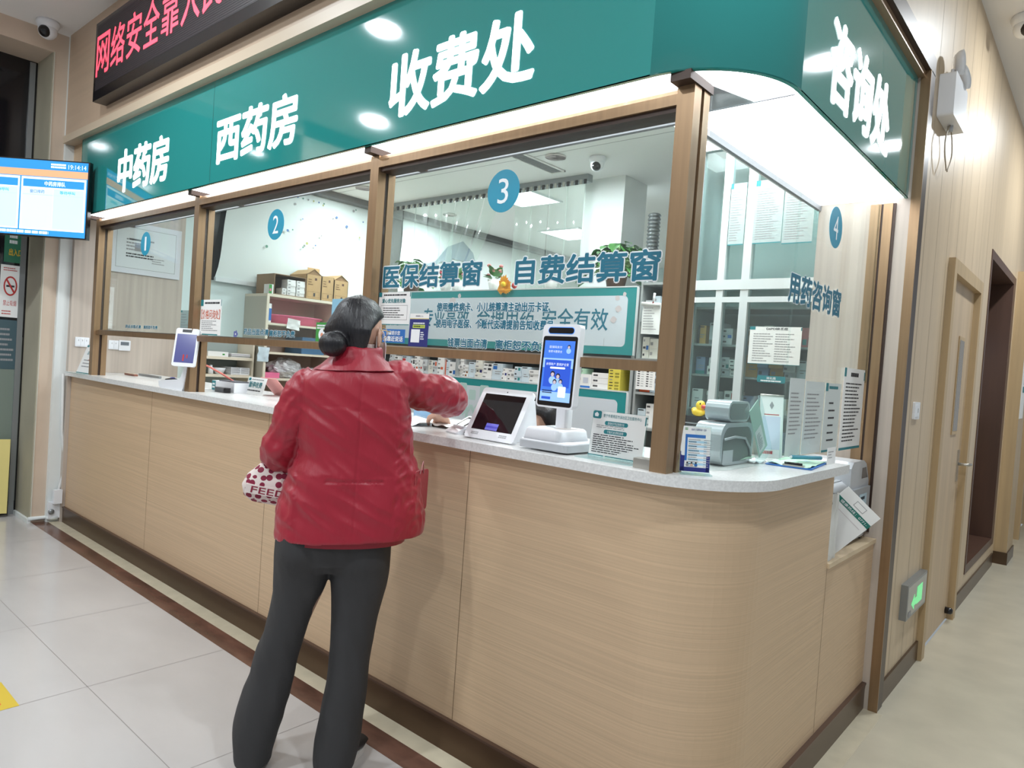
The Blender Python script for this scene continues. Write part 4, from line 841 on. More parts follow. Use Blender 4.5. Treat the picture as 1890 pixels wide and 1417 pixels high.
PG = mat('dim poster paper', (160, 172, 172), .6)
sheet('cabinet_notice', 'wide G6PD notice taped to the glazed cabinet door', 'notice', Frame((-.66, 1.994, 1.468)), .275, .20, PAPER, design=doc('G6PD缺乏症', 12, 2, 5, tw=.42, th=.04))
sheet('wall_poster', 'grey rules poster high on the glazed cabinet, left of the pair', 'poster', Frame((-.69, 1.999, 2.115)), .155, .34, PG, design=doc(None, 22, 1, 7)); sheet('wall_poster', 'grey rules poster high on the glazed cabinet, right of the pair', 'poster', Frame((-.53, 1.999, 2.105)), .155, .34, PG, design=doc(None, 22, 1, 9)); sheet('wall_poster', 'narrow framed poster high on the cabinet, left of the pair of rules posters', 'poster', Frame((-.83, 1.999, 2.115)), .09, .34, PG, design=doc(None, 20, 1, 13))
mb = MB(); F = Frame((-.60, 1.993, 1.372)); mb.prism(rrect(0, 0, .15, .036, .006), -.001, 0, TEAL, F); mb.text(F, '消化类', .05, .017, .05, .013, PRINTW, .02); mb.lines(F, .02, .005, .11, .008, 1, PRINTW, .9, 3, False); tag(recenter(mb.build('shelf_label')), 'teal shelf label below the G6PD notice', 'label')

# ------------------------------------------------------------------ notices on the front glass
def mini(F, w, h, seed): pass
def n_price(mb, F, w, h):
    mb.rect(F, 0, h - .034, .03, .034, TEAL); mb.rect(F, w - .006, h - .034, .006, .034, TEAL); mb.lines(F, .045, h - .024, .17, .012, 1, INK, .8, 3, False); mb.text(F, '【价格问询处】', .012, h - .105, w - .024, .052, ORANGE, .0); mb.lines(F, .02, .02, w - .05, .06, 6, PAPERG, .4, 6); mb.rect(F, .03, 0, w - .06, .006, TEAL)
sheet('glass_notice', 'price inquiry notice with orange heading taped beside disc 2 post', 'notice', Frame((-2.948, GY - .008, 1.416)), .235, .19, design=n_price)
def n_love(mb, F, w, h):
    mb.rect(F, 0, h - .018, .018, .018, TEAL); mb.rect(F, w - .004, h - .018, .004, .018, TEAL); mb.lines(F, .03, h - .014, .14, .007, 1, INK, .8, 3, False); mb.text(F, '爱心优先服务对象', .022, h - .042, w - .05, .017, TEAL, .02)
    for a in ((.015, .02, w - .03, .0012), (.015, h - .052, w - .03, .0012), (.015, .02, .0012, h - .072), (w - .016, .02, .0012, h - .072)): mb.rect(F, *a, PAPERG)
    mb.lines(F, .03, .026, w - .06, .044, 5, INK, .35, 12); mb.rect(F, .0, 0, w, .003, TEAL)
sheet('glass_notice', 'priority service notice taped to the left edge of the disc 3 window', 'notice', Frame((-1.402, GY - .008, 1.494)), .192, .128, design=n_love)
def n_blue(mb, F, w, h): mb.text(F, '温馨提示您', .022, h * .58, w - .05, h * .3, PRINTW, .02); mb.text(F, '请靠近说话', .008, h * .1, w - .018, h * .38, PRINTW, .03)
sheet('glass_notice', 'blue please speak closer sticker under the priority notice', 'sticker', Frame((-1.366, GY - .008, 1.424)), .136, .053, BLUEP, design=n_blue)
def n_qr(mb, F, w, h):
    mb.rect(F, 0, h * .86, w, h * .14, PAPER); mb.rect(F, 0, h * .83, w, h * .03, mat('pale gold print', (214, 204, 150), .5)); mb.lines(F, w * .3, h * .90, w * .4, h * .05, 1, NAVY, .9, 3, False); mb.lines(F, w * .2, h * .68, w * .6, h * .05, 1, PRINTW, .8, 5, False); mb.rect(F, w * .18, h * .56, w * .64, h * .1, mat('lime print', (196, 214, 96), .5)); mb.lines(F, w * .22, h * .58, w * .56, h * .06, 1, NAVY, .8, 7, False)
    mb.lines(F, w * .62, h * .2, w * .22, h * .26, 4, PRINTW, .5, 8); mb.rect(F, w * .12, h * .12, w * .46, h * .40, PRINTW)
sheet('payment_card', 'navy payment card standing on the rail under the slogan', 'card', Frame((-1.203, GY - .012, 1.414), (1, 0, 0), (0, .02, 1)), .108, .125, NAVY, design=n_qr)
sheet('glass_notice', 'small notice behind the glass left of the disc 2 post', 'notice', Frame((-3.236, GY + .012, 1.42)), .12, .13, PG, design=doc(None, 7, 1, 3))
def n_green(mb, F, w, h):
    mb.prism([(w * .5 + .026 * math.cos(k * PI / 8), .032 + .026 * math.sin(k * PI / 8)) for k in range(16)], 0, .0006, PRINTW, F); mb.lines(F, .008, h - .03, w - .016, .022, 2, PRINTW, .6, 3, False); mb.prism([(w * .5 + .01 * math.cos(k * PI / 8), .03 + .01 * math.sin(k * PI / 8)) for k in range(16)], .0006, .001, mat('salmon dot', (224, 150, 120), .5), F); mb.rect(F, w * .6, .045, .03, .012, mat('lime print', (196, 214, 96), .5))
sheet('glass_notice', 'green card with a white round picture on the disc 2 rail', 'card', Frame((-1.83, GY - .01, 1.412)), .095, .085, GRNP, design=n_green)
sheet('glass_notice', 'light blue paper behind the glass left of the woman in red', 'notice', Frame((-1.75, GY + .01, 1.512)), .12, .09, mat('sky blue paper', (150, 196, 226), .6))
mb = MB(); F = Frame((-2.553, GY - .0055, 1.428)); VIO = mat('violet print', (96, 104, 160), .5)
for k in range(5): mb.prism([(.014 * math.cos(2 * PI * k / 5) + .009 * math.cos(a * PI / 5), .011 * math.sin(2 * PI * k / 5) + .009 * math.sin(a * PI / 5)) for a in range(10)], 0, .0004 + k * .0001, VIO, F)
mb.prism([(.005 * math.cos(a * PI / 5), .005 * math.sin(a * PI / 5)) for a in range(10)], .001, .0012, PRINTW, F); tag(recenter(mb.build('flower_sticker')), 'small violet flower sticker on the disc 2 window', 'sticker')
# papers taped to the end glass
GP = mat('translucent notice paper', (204, 212, 210), .6)
def endsheet(y0, y1, z0, z1, label, m, des, x=.0425): sheet('glass_notice', label, 'notice', Frame((x, y0, z0), *EAST), y1 - y0, z1 - z0, m, design=des)
endsheet(.655, .80, 1.128, 1.392, 'grey printed sheet taped first from the left on the end glass', GP, lambda mb, F, w, h: mb.lines(F, .015, .07, w - .03, .15, 11, PAPERG, .3, 4)); endsheet(.812, 1.02, 1.127, 1.386, 'grey printed sheet taped second from the left on the end glass', GP, lambda mb, F, w, h: mb.lines(F, .02, .05, w - .04, .17, 12, PAPERG, .3, 9))
def n_teal(mb, F, w, h): mb.rect(F, 0, h - .03, .028, .03, TEAL); mb.lines(F, .04, h - .022, .11, .012, 1, TEAL, .9, 3, False); mb.lines(F, .05, .03, .09, .17, 6, INK, .22, 14); mb.rect(F, 0, 0, w, .008, TEAL)
endsheet(1.035, 1.222, 1.124, 1.385, 'teal headed sheet taped third from the left on the end glass', GP, n_teal)
def n_big(mb, F, w, h): mb.rect(F, 0, h - .035, .028, .035, TEAL); mb.rect(F, w - .012, h - .045, .012, .035, TEAL); mb.lines(F, .09, h - .035, .11, .02, 1, INK, .8, 3, False); mb.lines(F, .03, .03, w - .06, h - .085, 17, INK, .36, 22); mb.rect(F, 0, 0, w, .01, TEAL)
endsheet(1.236, 1.53, 1.122, 1.452, 'tall printed white notice beside the bronze end post', PAPER, n_big, .047)

# ------------------------------------------------------------------ things on the countertop
ZT = 1.1003
def yz_prism(mb, prof, x0, x1, m, F=None): return mb.prism(prof, x0, x1, m, F or Frame((0, 0, 0), (0, 1, 0), (0, 0, 1)))
t = E('payment_terminal', 'white payment terminal with upright screen on the left counter', 'terminal', (-3.14, .045, ZT)); TF = Frame((-3.30, .05, 0), (1, .06, 0), (0, 0, 1)); mb = MB()
mb.prism([(.0, 1.135), (.01, 1.108), (.03, ZT), (.27, ZT), (.285, 1.12), (.305, 1.20), (.325, 1.30), (.30, 1.305), (.275, 1.22), (.25, 1.175), (.22, 1.16), (.02, 1.142)], -.042, .042, PLASTW, TF); mb.build('base', t)
F = Frame((-2.995, -.055, 1.238), (.75, .66, 0), (-.13, .15, 1)); mb = MB(); mb.prism(rrect(0, 0, .125, .21, .012), -.018, 0, PLASTW, F); mb.tube([F.p(.06, .06, -.016), (-2.99, .068, 1.285)], .014, PLASTW); mb.build('screen_housing', t)
mb = MB(); mb.rect(F, .010, .02, .105, .158, mat('dim violet screen', (78, 80, 134), .15, emit=.25)); mb.rect(F, .035, .188, .05, .016, BLACKP); mb.rect(F, .055, .03, .008, .035, REDP, .001); mb.rect(F, .075, .045, .006, .02, REDP, .001); plab(mb.build('screen', t), 'dim violet screen')
TB = Frame(TF.p(.065, 1.150, 0), (1, 0, .09), (0, 1, 0)); mb = MB(); mb.ell(TB.o, (.05, .030, .008), BLACKP, TB); mb.ell(TB.p(.015, 0, .006), (.022, .014, .006), NAVY, TB); plab(mb.build('card_reader', t), 'black oval card reader')
mb = MB(); mb.tube([(-2.985, .07, 1.27), (-2.98, .15, 1.24), (-3.0, .24, 1.20), (-3.05, .33, 1.16), (-3.09, .40, 1.125)], .0055, PINKC); mb.box((-3.105, .39, 1.101), (-3.07, .42, 1.14), PLASTW); tag(recenter(mb.build('charging_cable')), 'coral charging cable with white plug beside the payment terminal', 'cable')
def acrylic(name, label, F, w, h, des, depth=.07, mfoot=CLEAR):
    o = E(name, label, 'sign', F.p(w / 2, 0, 0)); mb = MB(); mb.box((0, 0, -.004), (w, h, 0), CLEAR, F); b = V3(F.p(0, 0, 0)); nn = V3((F.n.x, F.n.y, 0)).normalized()
    q = [b + nn * depth, b + F.r * w + nn * depth, b + F.r * w, b]; mb.add([p_ + V3((0, 0, .0)) for p_ in q] + [p_ + V3((0, 0, .004)) for p_ in q], [(0, 1, 2, 3), (7, 6, 5, 4), (0, 4, 5, 1), (1, 5, 6, 2), (2, 6, 7, 3), (3, 7, 4, 0)], mfoot); mb.build('holder', o)
    mb = MB(); F2 = F.at(0, 0, .001); mb.box((.002, .006, -.0006), (w - .002, h - .002, 0), PAPER, F2); des(mb, F2, w, h); mb.build('sheet', o); return o
def s_left(mb, F, w, h): mb.rect(F, .005, h - .02, .03, .015, TEAL); mb.lines(F, .05, h - .016, .14, .008, 1, PAPERG, .7, 2, False); mb.text(F, '温馨提示', .05, h - .075, .12, .026, TEAL, .0); mb.lines(F, .04, .04, .15, .07, 3, PAPERG, .3, 6); mb.lines(F, .1, .095, .08, .012, 1, ORANGE, .5, 6); mb.rect(F, 0, .003, w, .004, TEAL)
acrylic('acrylic_sign', 'tilted clear acrylic notice at the far left end of the counter', Frame((-4.70, .02, ZT), (1, .10, 0), (0.1, .36, 1)), .235, .215, s_left)
def s_mid(mb, F, w, h):
    mb.prism(rrect(.002, h - .026, .032, .024, .005), 0, .0005, TEAL, F); mb.prism([(.010, h - .02), (.022, h - .02), (.024, h - .012), (.016, h - .006), (.008, h - .012)], .0006, .001, PRINTW, F)
    mb.text(F, '南宁市青秀区竹溪社区卫生服务中心', .042, h - .02, w - .06, .0105, TEAL, .0); mb.rect(F, w - .006, h - .032, .004, .026, TEAL)
    for yy, t_ in ((.105, '医保电子凭证使用方法'), (.078, '个账代支须知说明')): mb.prism(rrect(.05, yy - .002, .085, .013, .006), 0, .0005, TEAL, F); mb.text(F, t_, .062, yy, .06, .0085, PRINTW, .0, z=.001)
    mb.lines(F, .02, .092, w - .04, .011, 2, PAPERG, .4, 3); mb.lines(F, .012, .014, w - .024, .06, 9, INK, .42, 8); mb.rect(F, 0, .005, w * .3, .003, TEAL); mb.rect(F, w * .33, .005, w * .66, .003, TEAL)
acrylic('acrylic_sign', 'clear acrylic sign with teal headings between face scanner and corner post', Frame((-.388, .135, ZT), (1, -.03, 0), (0, .10, 1)), .20, .147, s_mid)
def s_blue(mb, F, w, h):
    mb.rect(F, .002, .006, .012, .055, NAVY); mb.rect(F, w - .012, .006, .010, .045, NAVY); mb.rect(F, .002, .006, w - .004, .012, NAVY); mb.rect(F, .014, .018, w - .026, h - .022, PAPER, .0009)
    mb.prism(rrect(.004, .05, w - .008, h - .054, .004), .0, .0008, PAPER, F); mb.text(F, '医保个人缴费标准一览表', .03, h - .014, w - .045, .006, NAVY, .0, z=.0016); mb.lines(F, .012, h - .014, .012, .008, 2, GRNP, .5, 3, z=.0016)
    mb.rect(F, .014, h - .034, w - .03, .009, BLUEP, .0012); mb.rect(F, .014, .036, .006, h - .068, BLUEP, .0012)
    for k in range(13): yy = h - .042 - k * .0062; mb.rect(F, .022, yy, w - .034, .0055, mat('pale blue row', (178, 216, 236), .5) if k % 2 else PAPER, .0012); mb.lines(F, .024, yy + .0015, .035, .002, 1, INK if k % 2 else PAPERG, .9, k, z=.0016); mb.lines(F, .066, yy + .0015, .025, .002, 1, PAPERG, .9, k + 20, z=.0016)
    for k, cc in enumerate((PAPERG, mat('skin print', (224, 184, 164), .5), BLUEP)): mb.prism([(.022 + k * .012 + .0045 * math.cos(a * PI / 4), .024 + .0045 * math.sin(a * PI / 4)) for a in range(8)], .0012, .0016, cc, F); mb.prism([(.022 + k * .012 + .0025 * math.cos(a * PI / 4), .0305 + .0025 * math.sin(a * PI / 4)) for a in range(8)], .0016, .002, INK, F)
acrylic('card_stand', 'white and blue table card in front of the corner glass', Frame((-.052, .098, ZT), (.80, .60, 0), (-.10, .10, 1)), .086, .135, s_blue, .035)
o = E('tissue_box', 'white box with a teal end panel behind the black case', 'box', (-3.03, .31, ZT)); mb = MB(); mb.box((-3.165, .26, ZT), (-2.90, .37, 1.158), PLASTW); mb.box((-3.10, .27, 1.158), (-2.91, .36, 1.164), mat('dark grey lid', (92, 92, 98), .5)); mb.build('carton', o); mb = MB(); F = Frame((-3.165, .2597, ZT)); mb.rect(F, .0, .002, .045, .054, TEAL, 0); mb.lines(F, .006, .01, .03, .036, 2, PRINTW, .6, 4, False, z=.0004); plab(mb.build('end_label', o), 'teal end label')
mb = MB(); mb.prism(rrect(-3.03, .205, .135, .04, .018), ZT, 1.128, BLACKP); tag(recenter(mb.build('glasses_case')), 'black soft case lying before the white tissue box', 'case')
o = E('tent_sign', 'small tent card saying charging suspended, pink back leaf', 'sign', (-2.8, .34, ZT)); F = Frame((-2.93, .335, ZT), (1, .0, 0), (.08, .28, 1)); mb = MB(); mb.box((0, 0, -.003), (.2, .10, 0), PAPER, F); mb.rect(F, .01, .08, .025, .015, TEAL); mb.lines(F, .045, .084, .13, .007, 1, PAPERG, .8, 2, False); mb.text(F, '暂停收费', .03, .04, .14, .034, TEAL, .02); mb.lines(F, .02, .018, .15, .01, 1, INK, .7, 6, False); mb.build('front_leaf', o)
mb = MB(); F = Frame((-2.83, .47, ZT), (1, 0, 0), (.0, -.95, 1)); mb.box((0, 0, -.003), (.17, .135, 0), mat('pink card', (232, 160, 156), .6), F); plab(mb.build('back_leaf', o), 'pink back leaf')
for k, (a, b, m_) in enumerate((((-3.42, .16, ZT), (-3.18, .26, ZT + .002), PAPER), ((-3.24, .40, ZT), (-3.1, .5, ZT + .004), PAPER))): mb = MB(); mb.box(a, b, m_); tag(recenter(mb.build('paper_sheet')), ['white paper under the payment terminal', 'white paper slip behind the tissue box'][k], 'paper')
mb = MB(); mb.box((-4.60, .40, ZT), (-4.24, .416, 1.115), GREYM); tag(recenter(mb.build('metal_strip')), 'thin grey metal strip lying on the left counter', 'strip')
mb = MB(); mb.box((-4.62, .31, ZT), (-4.44, .335, 1.114), mat('reddish wood', (142, 92, 76), .5)); mb.box((-4.62, .311, 1.114), (-4.46, .334, 1.117), mat('pale wood top', (214, 196, 178), .5)); tag(recenter(mb.build('wood_block')), 'small reddish wooden block beside the grey metal strip', 'block')
# tablet
o = E('tablet_stand', 'white countertop tablet with dark screen tilted back', 'tablet', (-.77, .16, ZT)); F = Frame((-.895, .085, ZT + .004), (1, -.02, 0), (.22, .52, 1)); Wd, Ht = .238, .20; mb = MB(); mb.prism(rrect(0, 0, Wd, Ht, .012), -.018, 0, PLASTW, F); mb.build('housing', o); mb = MB(); mb.rect(F, .022, .034, Wd - .044, Ht - .058, SCREENK); mb.rect(F, .022 + .065, .036, .058, .026, mat('lavender window', (104, 104, 190), .2, emit=.35), .001); mb.rect(F, .022 + .065, .045, .058, .007, mat('indigo window', (76, 76, 176), .2, emit=.3), .0013); mb.rect(F, Wd / 2, Ht - .014, .004, .004, BLACKP); plab(mb.build('screen', o), 'dark screen with a small violet window'); mb = MB()
for x in (.03, .165):
    for k in range(6): mb.rect(F, x + k * .006, .014, .004, .004, PAPERG); mb.rect(F, x + k * .006, .020, .004, .004, PAPERG)
mb.build('speaker_grille', o); mb = MB(); a = F.p(.05, .17, -.018); b = F.p(Wd - .05, .17, -.018); mb.add([a, b, b + V3((.0, .07, 0)), a + V3((0, .07, 0)), V3((a.x, a.y + .1, ZT)), V3((b.x, b.y + .1, ZT)), V3((a.x, .12, ZT)), V3((b.x, .12, ZT))], [(0, 1, 2, 3), (3, 2, 5, 4), (6, 7, 1, 0), (4, 5, 7, 6), (0, 3, 4, 6), (1, 7, 5, 2)], PLASTW); mb.build('rear_foot', o)
# pin pad and card reader
o = E('pin_pad', 'small white pin pad with dark display near the paper slips', 'terminal', (-1.0, .18, ZT)); F = Frame((-1.045, .135, ZT + .006), (.93, -.30, 0), (.45, .9, .55)); mb = MB(); mb.prism(rrect(0, 0, .095, .115, .008), -.02, 0, PLASTW, F); F0 = Frame((-1.03, .16, ZT), (.93, -.3, 0), (.3, .95, 0)); mb.prism(rrect(0, 0, .085, .12, .01), 0, .03, PLASTW, F0); mb.build('body', o); mb = MB(); mb.rect(F, .012, .035, .07, .072, SCREENK); mb.rect(F, .024, .045, .046, .052, mat('dim violet screen', (78, 80, 134), .15, emit=.25), .001); plab(mb.build('display', o), 'dark display')
o = E('card_reader', 'low white card reader between pin pad and tablet', 'terminal', (-.90, .2, ZT)); mb = MB(); mb.prism(rrect(-.955, .14, .085, .15, .015), ZT, ZT + .02, PLASTW); mb.prism(rrect(-.95, .19, .075, .1, .012), ZT + .02, ZT + .052, PLASTW); mb.build('body', o); mb = MB(); mb.box((-.945, .1385, ZT + .006), (-.88, .14, ZT + .010), BLACKP); mb.build('slot', o)
for k, (F, w_, h_, lab) in enumerate(((Frame((-1.47, .20, ZT + .003), (1, -.30, 0), (.25, 1, .05)), .26, .17, 'crumpled receipt paper under her right hand'), (Frame((-1.24, .22, ZT + .009), (1, -.15, 0), (.3, 1, .1)), .2, .13, 'printed slip on top of the receipt, right of her hand'))):
    mb = MB(); creased(mb, F, w_, h_, PAPER, .012, 10, k + 2); mb.lines(F, .03, .03, w_ * .6, h_ * .6, 7, PAPERG, .3, k, z=.013); o = tag(recenter(mb.build('receipt_paper')), lab, 'paper'); zmin = min(v.co.z for v in o.data.vertices); o.location.z = ZT + .0008 + k * .004
mb = MB(); mb.box((-1.55, .42, ZT), (-1.42, .5, 1.15), mat('sky blue packet', (150, 190, 226), .5)); tag(recenter(mb.build('packet')), 'sky blue packet on the counter beside her jacket', 'box')
# face scanner
o = E('face_scanner', 'white face scanning terminal with a lit blue screen on a white base', 'terminal', (-.52, .17, ZT)); mb = MB(); mb.prism(rrect(-.615, .055, .20, .235, .02), ZT + .006, ZT + .028, PLASTG); mb.loft([[V3((p_[0], p_[1], z)) for p_ in rrect(-.613 + i_ * .002, .057 + i_ * .002, .196 - i_ * .004, .231 - i_ * .004, .02)] for i_, z in ((0, ZT + .026), (1, ZT + .034))], PLASTW); mb.build('base', o)
mb = MB(); mb.loft([[V3((p_[0], p_[1], z)) for p_ in rrect(-.605 + a_, .062 + a_, .15 - 2 * a_, .18 - 2 * a_, .018)] for a_, z in ((0, ZT + .034), (.006, ZT + .066), (.012, ZT + .072))], PLASTW); F = Frame((-.58, .10, ZT + .0725), *TOPF); mb.rect(F, 0, .05, .055, .05, PLASTG); mb.rect(F, .06, .02, .05, .07, mat('faint print', (226, 218, 212), .4)); mb.build('printer_block', o)
mb = MB(); mb.prism(rrect(-.540, .15, .050, .035, .01), ZT + .03, 1.30, PLASTW); mb.tube([(-.515, .165, 1.285), (-.48, .09, 1.33), (-.46, .065, 1.34)], .018, PLASTW); mb.build('column', o); F = Frame((-.528, .028, 1.245), (1, -.03, 0), (.06, .05, 1)); mb = MB(); mb.prism(rrect(0, 0, .148, .262, .014), -.024, 0, PLASTW, F); mb.build('screen_housing', o)
mb = MB(); FB = mat('scanner bezel', (22, 22, 26), .1); mb.prism(rrect(.006, .006, .136, .218, .008), 0, .0006, FB, F); mb.prism(rrect(.022, .231, .104, .022, .011), 0, .0006, mat('blue ring glow', (60, 130, 220), .3, emit=.5), F); mb.prism(rrect(.024, .233, .10, .018, .009), .0006, .001, FB, F); plab(mb.build('bezel', o), 'black bezel and camera bar')
mb = MB(); S1, S2, S3, S4 = mat('scanner blue', (66, 118, 214), .2, emit=.5), mat('scanner pale', (150, 190, 240), .2, emit=.5), mat('scanner deep', (44, 84, 196), .2, emit=.5), mat('scanner white', (226, 236, 250), .2, emit=.5)
mb.rect(F, .014, .02, .12, .19, S1, .0008); mb.rect(F, .014, .125, .12, .03, S2, .001); mb.rect(F, .022, .065, .104, .085, S3, .0012); mb.rect(F, .014, .02, .12, .03, S2, .001); mb.text(F, '医保码支付', .035, .186, .05, .008, S4, .0, z=.0016); mb.text(F, '免带卡更安全', .032, .172, .055, .008, S4, .0, z=.0016); mb.text(F, '亲情账户 惠保护全家', .028, .132, .09, .009, S4, .0, z=.0016); mb.prism(rrect(.045, .122, .06, .006, .003), .0012, .0016, S4, F)
HB, SK_ = mat('screen hair', (30, 34, 54), .3, emit=.1), mat('screen skin', (206, 190, 200), .3, emit=.3)
for hx, hy, s_ in ((.058, .106, .009), (.080, .10, .0085), (.069, .082, .008), (.092, .084, .0075), (.112, .192, .006)):
    mb.prism([(hx + 1.5 * s_ * math.cos(a * PI / 8) * (1 if a else 1), hy - 2.2 * s_ + 1.4 * s_ * math.sin(a * PI / 8)) for a in range(16)], .0014, .0018, S2, F); mb.prism([(hx + s_ * math.cos(a * PI / 6), hy + s_ * math.sin(a * PI / 6)) for a in range(12)], .0018, .0020, HB, F); mb.prism([(hx + .72 * s_ * math.cos(a * PI / 6), hy - .25 * s_ + .72 * s_ * math.sin(a * PI / 6)) for a in range(12)], .0020, .0022, SK_, F)
mb.prism(rrect(.086, .034, .03, .034, .003), .0022, .0026, S4, F); mb.lines(F, .022, .044, .04, .012, 2, HB, .5, 5, False, z=.0018); mb.rect(F, .022, .026, .036, .008, S3, .0018); plab(mb.build('screen', o), 'lit blue screen with a pictured family')
# silver counting machine, duck, pig, monitor back
o = E('counting_machine', 'silver desktop machine with a round topped head behind the corner glass', 'machine', (-.05, .44, ZT)); F = Frame((0, 0, 0), (0, 1, 0), (0, 0, 1))
prof = rrect(.345, ZT + .002, .255, .133, .045, 8); mb = MB(); yz_prism(mb, prof, -.135, -.075, SILVER); sk = rrect(.362, 1.112, .222, .11, .045, 8)
n_ = len(prof); yz_prism(mb, prof[:], -.075, -.045, SILVER); mb.build('body', o); mb = MB(); yz_prism(mb, sk, -.0449, -.0442, mat('dark recess', (88, 96, 94), .35)); mb.tube([(-.042, .365, 1.185), (-.040, .44, 1.192), (-.040, .52, 1.185), (-.042, .57, 1.15), (-.042, .582, 1.115)], .004, SILVER); mb.box((-.044, .365, 1.108), (-.0435, .44, 1.15), PLASTG); plab(mb.build('side_recess', o), 'dark arched recess'); mb = MB(); yz_prism(mb, rrect(.40, 1.238, .165, .066, .028, 8), -.13, -.05, SILVER); yz_prism(mb, rrect(.41, 1.245, .145, .052, .02), -.05, -.0485, mat('smoky grey face', (104, 112, 112), .3)); mb.build('head', o); mb = MB(); F = Frame((-.132, .3446, 1.125)); mb.rect(F, .008, 0, .035, .045, mat('yellow warning label', (206, 200, 70), .5), 0); mb.lines(F, .012, .005, .027, .035, 4, INK, .3, 3, z=.0004); plab(mb.build('warning_label', o), 'yellow warning label')
o = E('monitor', 'black monitor seen from behind, toys standing on it', 'monitor', (-.40, .93, ZT - .35)); mb = MB(); mb.box((-.54, .90, ZT + .01), (-.24, .945, 1.216), BLACKP, bev=.006); mb.box((-.515, .897, 1.185), (-.245, .90, 1.19), GREYM); mb.build('housing', o); mb = MB(); mb.box((-.47, .945, ZT - .35), (-.41, .97, 1.16), BLACKP); mb.box((-.53, .93, ZT - .355), (-.38, 1.06, ZT - .345), BLACKP); mb.build('stand', o)
mb = MB(); mb.box((-.84, .7, .70), (-.365, 1.3, .744), CREAM)
for a in ((-.82, .72), (-.40, .72), (-.82, 1.26), (-.40, 1.26)): mb.box((a[0], a[1], 0), (a[0] + .03, a[1] + .03, .70), GREYM)
tag(recenter(mb.build('desk')), 'cream desk inside the counter under the black monitor', 'desk')
o = E('rubber_duck', 'yellow rubber duck with a red bill on the black monitor', 'toy', (-.395, .915, 1.216)); F = Frame((-.40, .915, 1.217), (.8, -.5, 0), (.5, .8, 0)); mb = MB(); mb.ell(F.p(0, 0, .016), (.034, .024, .018), YDUCK, F); mb.ell(F.p(-.03, 0, .022), (.012, .014, .012), YDUCK, F); mb.ell(F.p(.012, 0, .044), (.02, .019, .02), YDUCK, F); mb.build('body', o); mb = MB(); mb.ell(F.p(.034, 0, .042), (.012, .010, .006), BEAK, F); mb.ell(F.p(.032, 0, .036), (.009, .009, .004), BEAK, F); plab(mb.build('bill', o), 'red bill'); mb = MB(); [mb.ell(F.p(.026, s_ * .012, .051), (.003, .003, .004), BLACKP, F, 8, 6) for s_ in (1, -1)]; mb.build('eyes', o)
o = E('rubber_pig', 'pink rubber pig beside the yellow duck', 'toy', (-.32, .92, 1.216)); F = Frame((-.342, .918, 1.217), (.9, -.4, 0), (.4, .9, 0)); mb = MB(); mb.ell(F.p(0, 0, .020), (.030, .022, .020), PIGP, F); mb.ell(F.p(-.022, 0, .026), (.016, .016, .015), PIGP, F); mb.build('body', o); mb = MB(); [mb.ell(F.p(-.018, s_ * .011, .042), (.006, .005, .007), PIGP, F, 8, 6) for s_ in (1, -1)]; mb.build('ears', o)
# calendar, leaflet holder, mint sheets, clipboard
o = E('desk_calendar', 'white desk calendar standing behind the end glass', 'calendar', (-.07, .86, ZT)); mb = MB(); F = Frame((-.10, .80, ZT), (.75, .65, 0), (-.08, .09, 1)); mb.box((0, 0, -.002), (.085, .225, 0), PAPER, F); mb.rect(F, .01, .03, .065, .12, mat('calendar blue grid', (206, 212, 230), .5)); mb.rect(F, .015, .155, .055, .003, REDP); mb.prism([(.042, .175), (.05, .19), (.042, .205), (.034, .19)], .0006, .001, PAPERG, F); mb.lines(F, .012, .012, .06, .014, 1, REDP, .8, 3); mb.build('pages', o); mb = MB(); mb.add([F.p(0, .225, 0), F.p(0, 0, -.09), F.p(0, 0, -.002), F.p(0, .225, -.003), F.p(.085, .225, 0), F.p(.085, 0, -.09), F.p(.085, 0, -.086), F.p(.085, .225, -.003)], [(0, 1, 5, 4), (3, 7, 6, 2)], mat('calendar card back', (188, 184, 172), .6)); mb.tube([F.p(0, .226, 0), F.p(.085, .226, 0)], .004, STEEL); plab(mb.build('stand', o), 'beige card stand')
o = E('leaflet_holder', 'leaning clear holder with a pale green leaflet behind the end glass', 'holder', (-.01, .60, ZT)); mb = MB(); F = Frame((.004, .572, ZT + .003), (0, .84, .54), (-.03, -.54, .84)); mb.box((0, 0, -.022), (.085, .21, .0), CLEAR, F); mb.build('sleeve', o); mb = MB(); mb.box((.006, .02, -.012), (.079, .20, -.010), mat('pale green leaflet', (176, 206, 190), .6), F); mb.rect(F, .012, .03, .05, .085, PAPER, -.0094); mb.lines(F, .018, .04, .035, .06, 9, PAPERG, .5, 3, z=-.009); mb.build('leaflet', o)
for k, (F, w_, h_, lab) in enumerate(((Frame((-.06, .42, ZT + .004), (.2, 1, .12), (-1, .2, .15)), .17, .12, 'mint green sheets inside the glass by the silver machine'), (Frame((-.02, .56, ZT + .003), (.1, 1, .02), (-1, .1, .05)), .1, .06, 'small white slip beside the mint sheets'))): mb = MB(); creased(mb, F, w_, h_, MINT if k == 0 else PAPER, .008, 8, k + 5); o = tag(recenter(mb.build('paper_sheet')), lab, 'paper'); o.location.z = ZT + .0006
o = E('clipboard', 'blue clipboard with mint green forms on the counter end', 'clipboard', (.06, .75, ZT)); F = Frame((.0, .60, ZT), (1, .12, 0), (-.12, 1, 0)); mb = MB(); mb.prism(rrect(0, 0, .145, .27, .008), .0005, .004, BLUEP, F); mb.build('board', o); mb = MB(); creased(mb, F.at(.004, .012, .0075), .135, .25, MINT, .007, 9, 6); mb.build('forms', o); mb = MB(); mb.box((.055, .004, .004), (.12, .03, .010), STEEL, F); mb.tube([F.p(.06, .008, .014), F.p(.115, .008, .014)], .004, BLACKP); plab(mb.build('clip', o), 'steel clip')
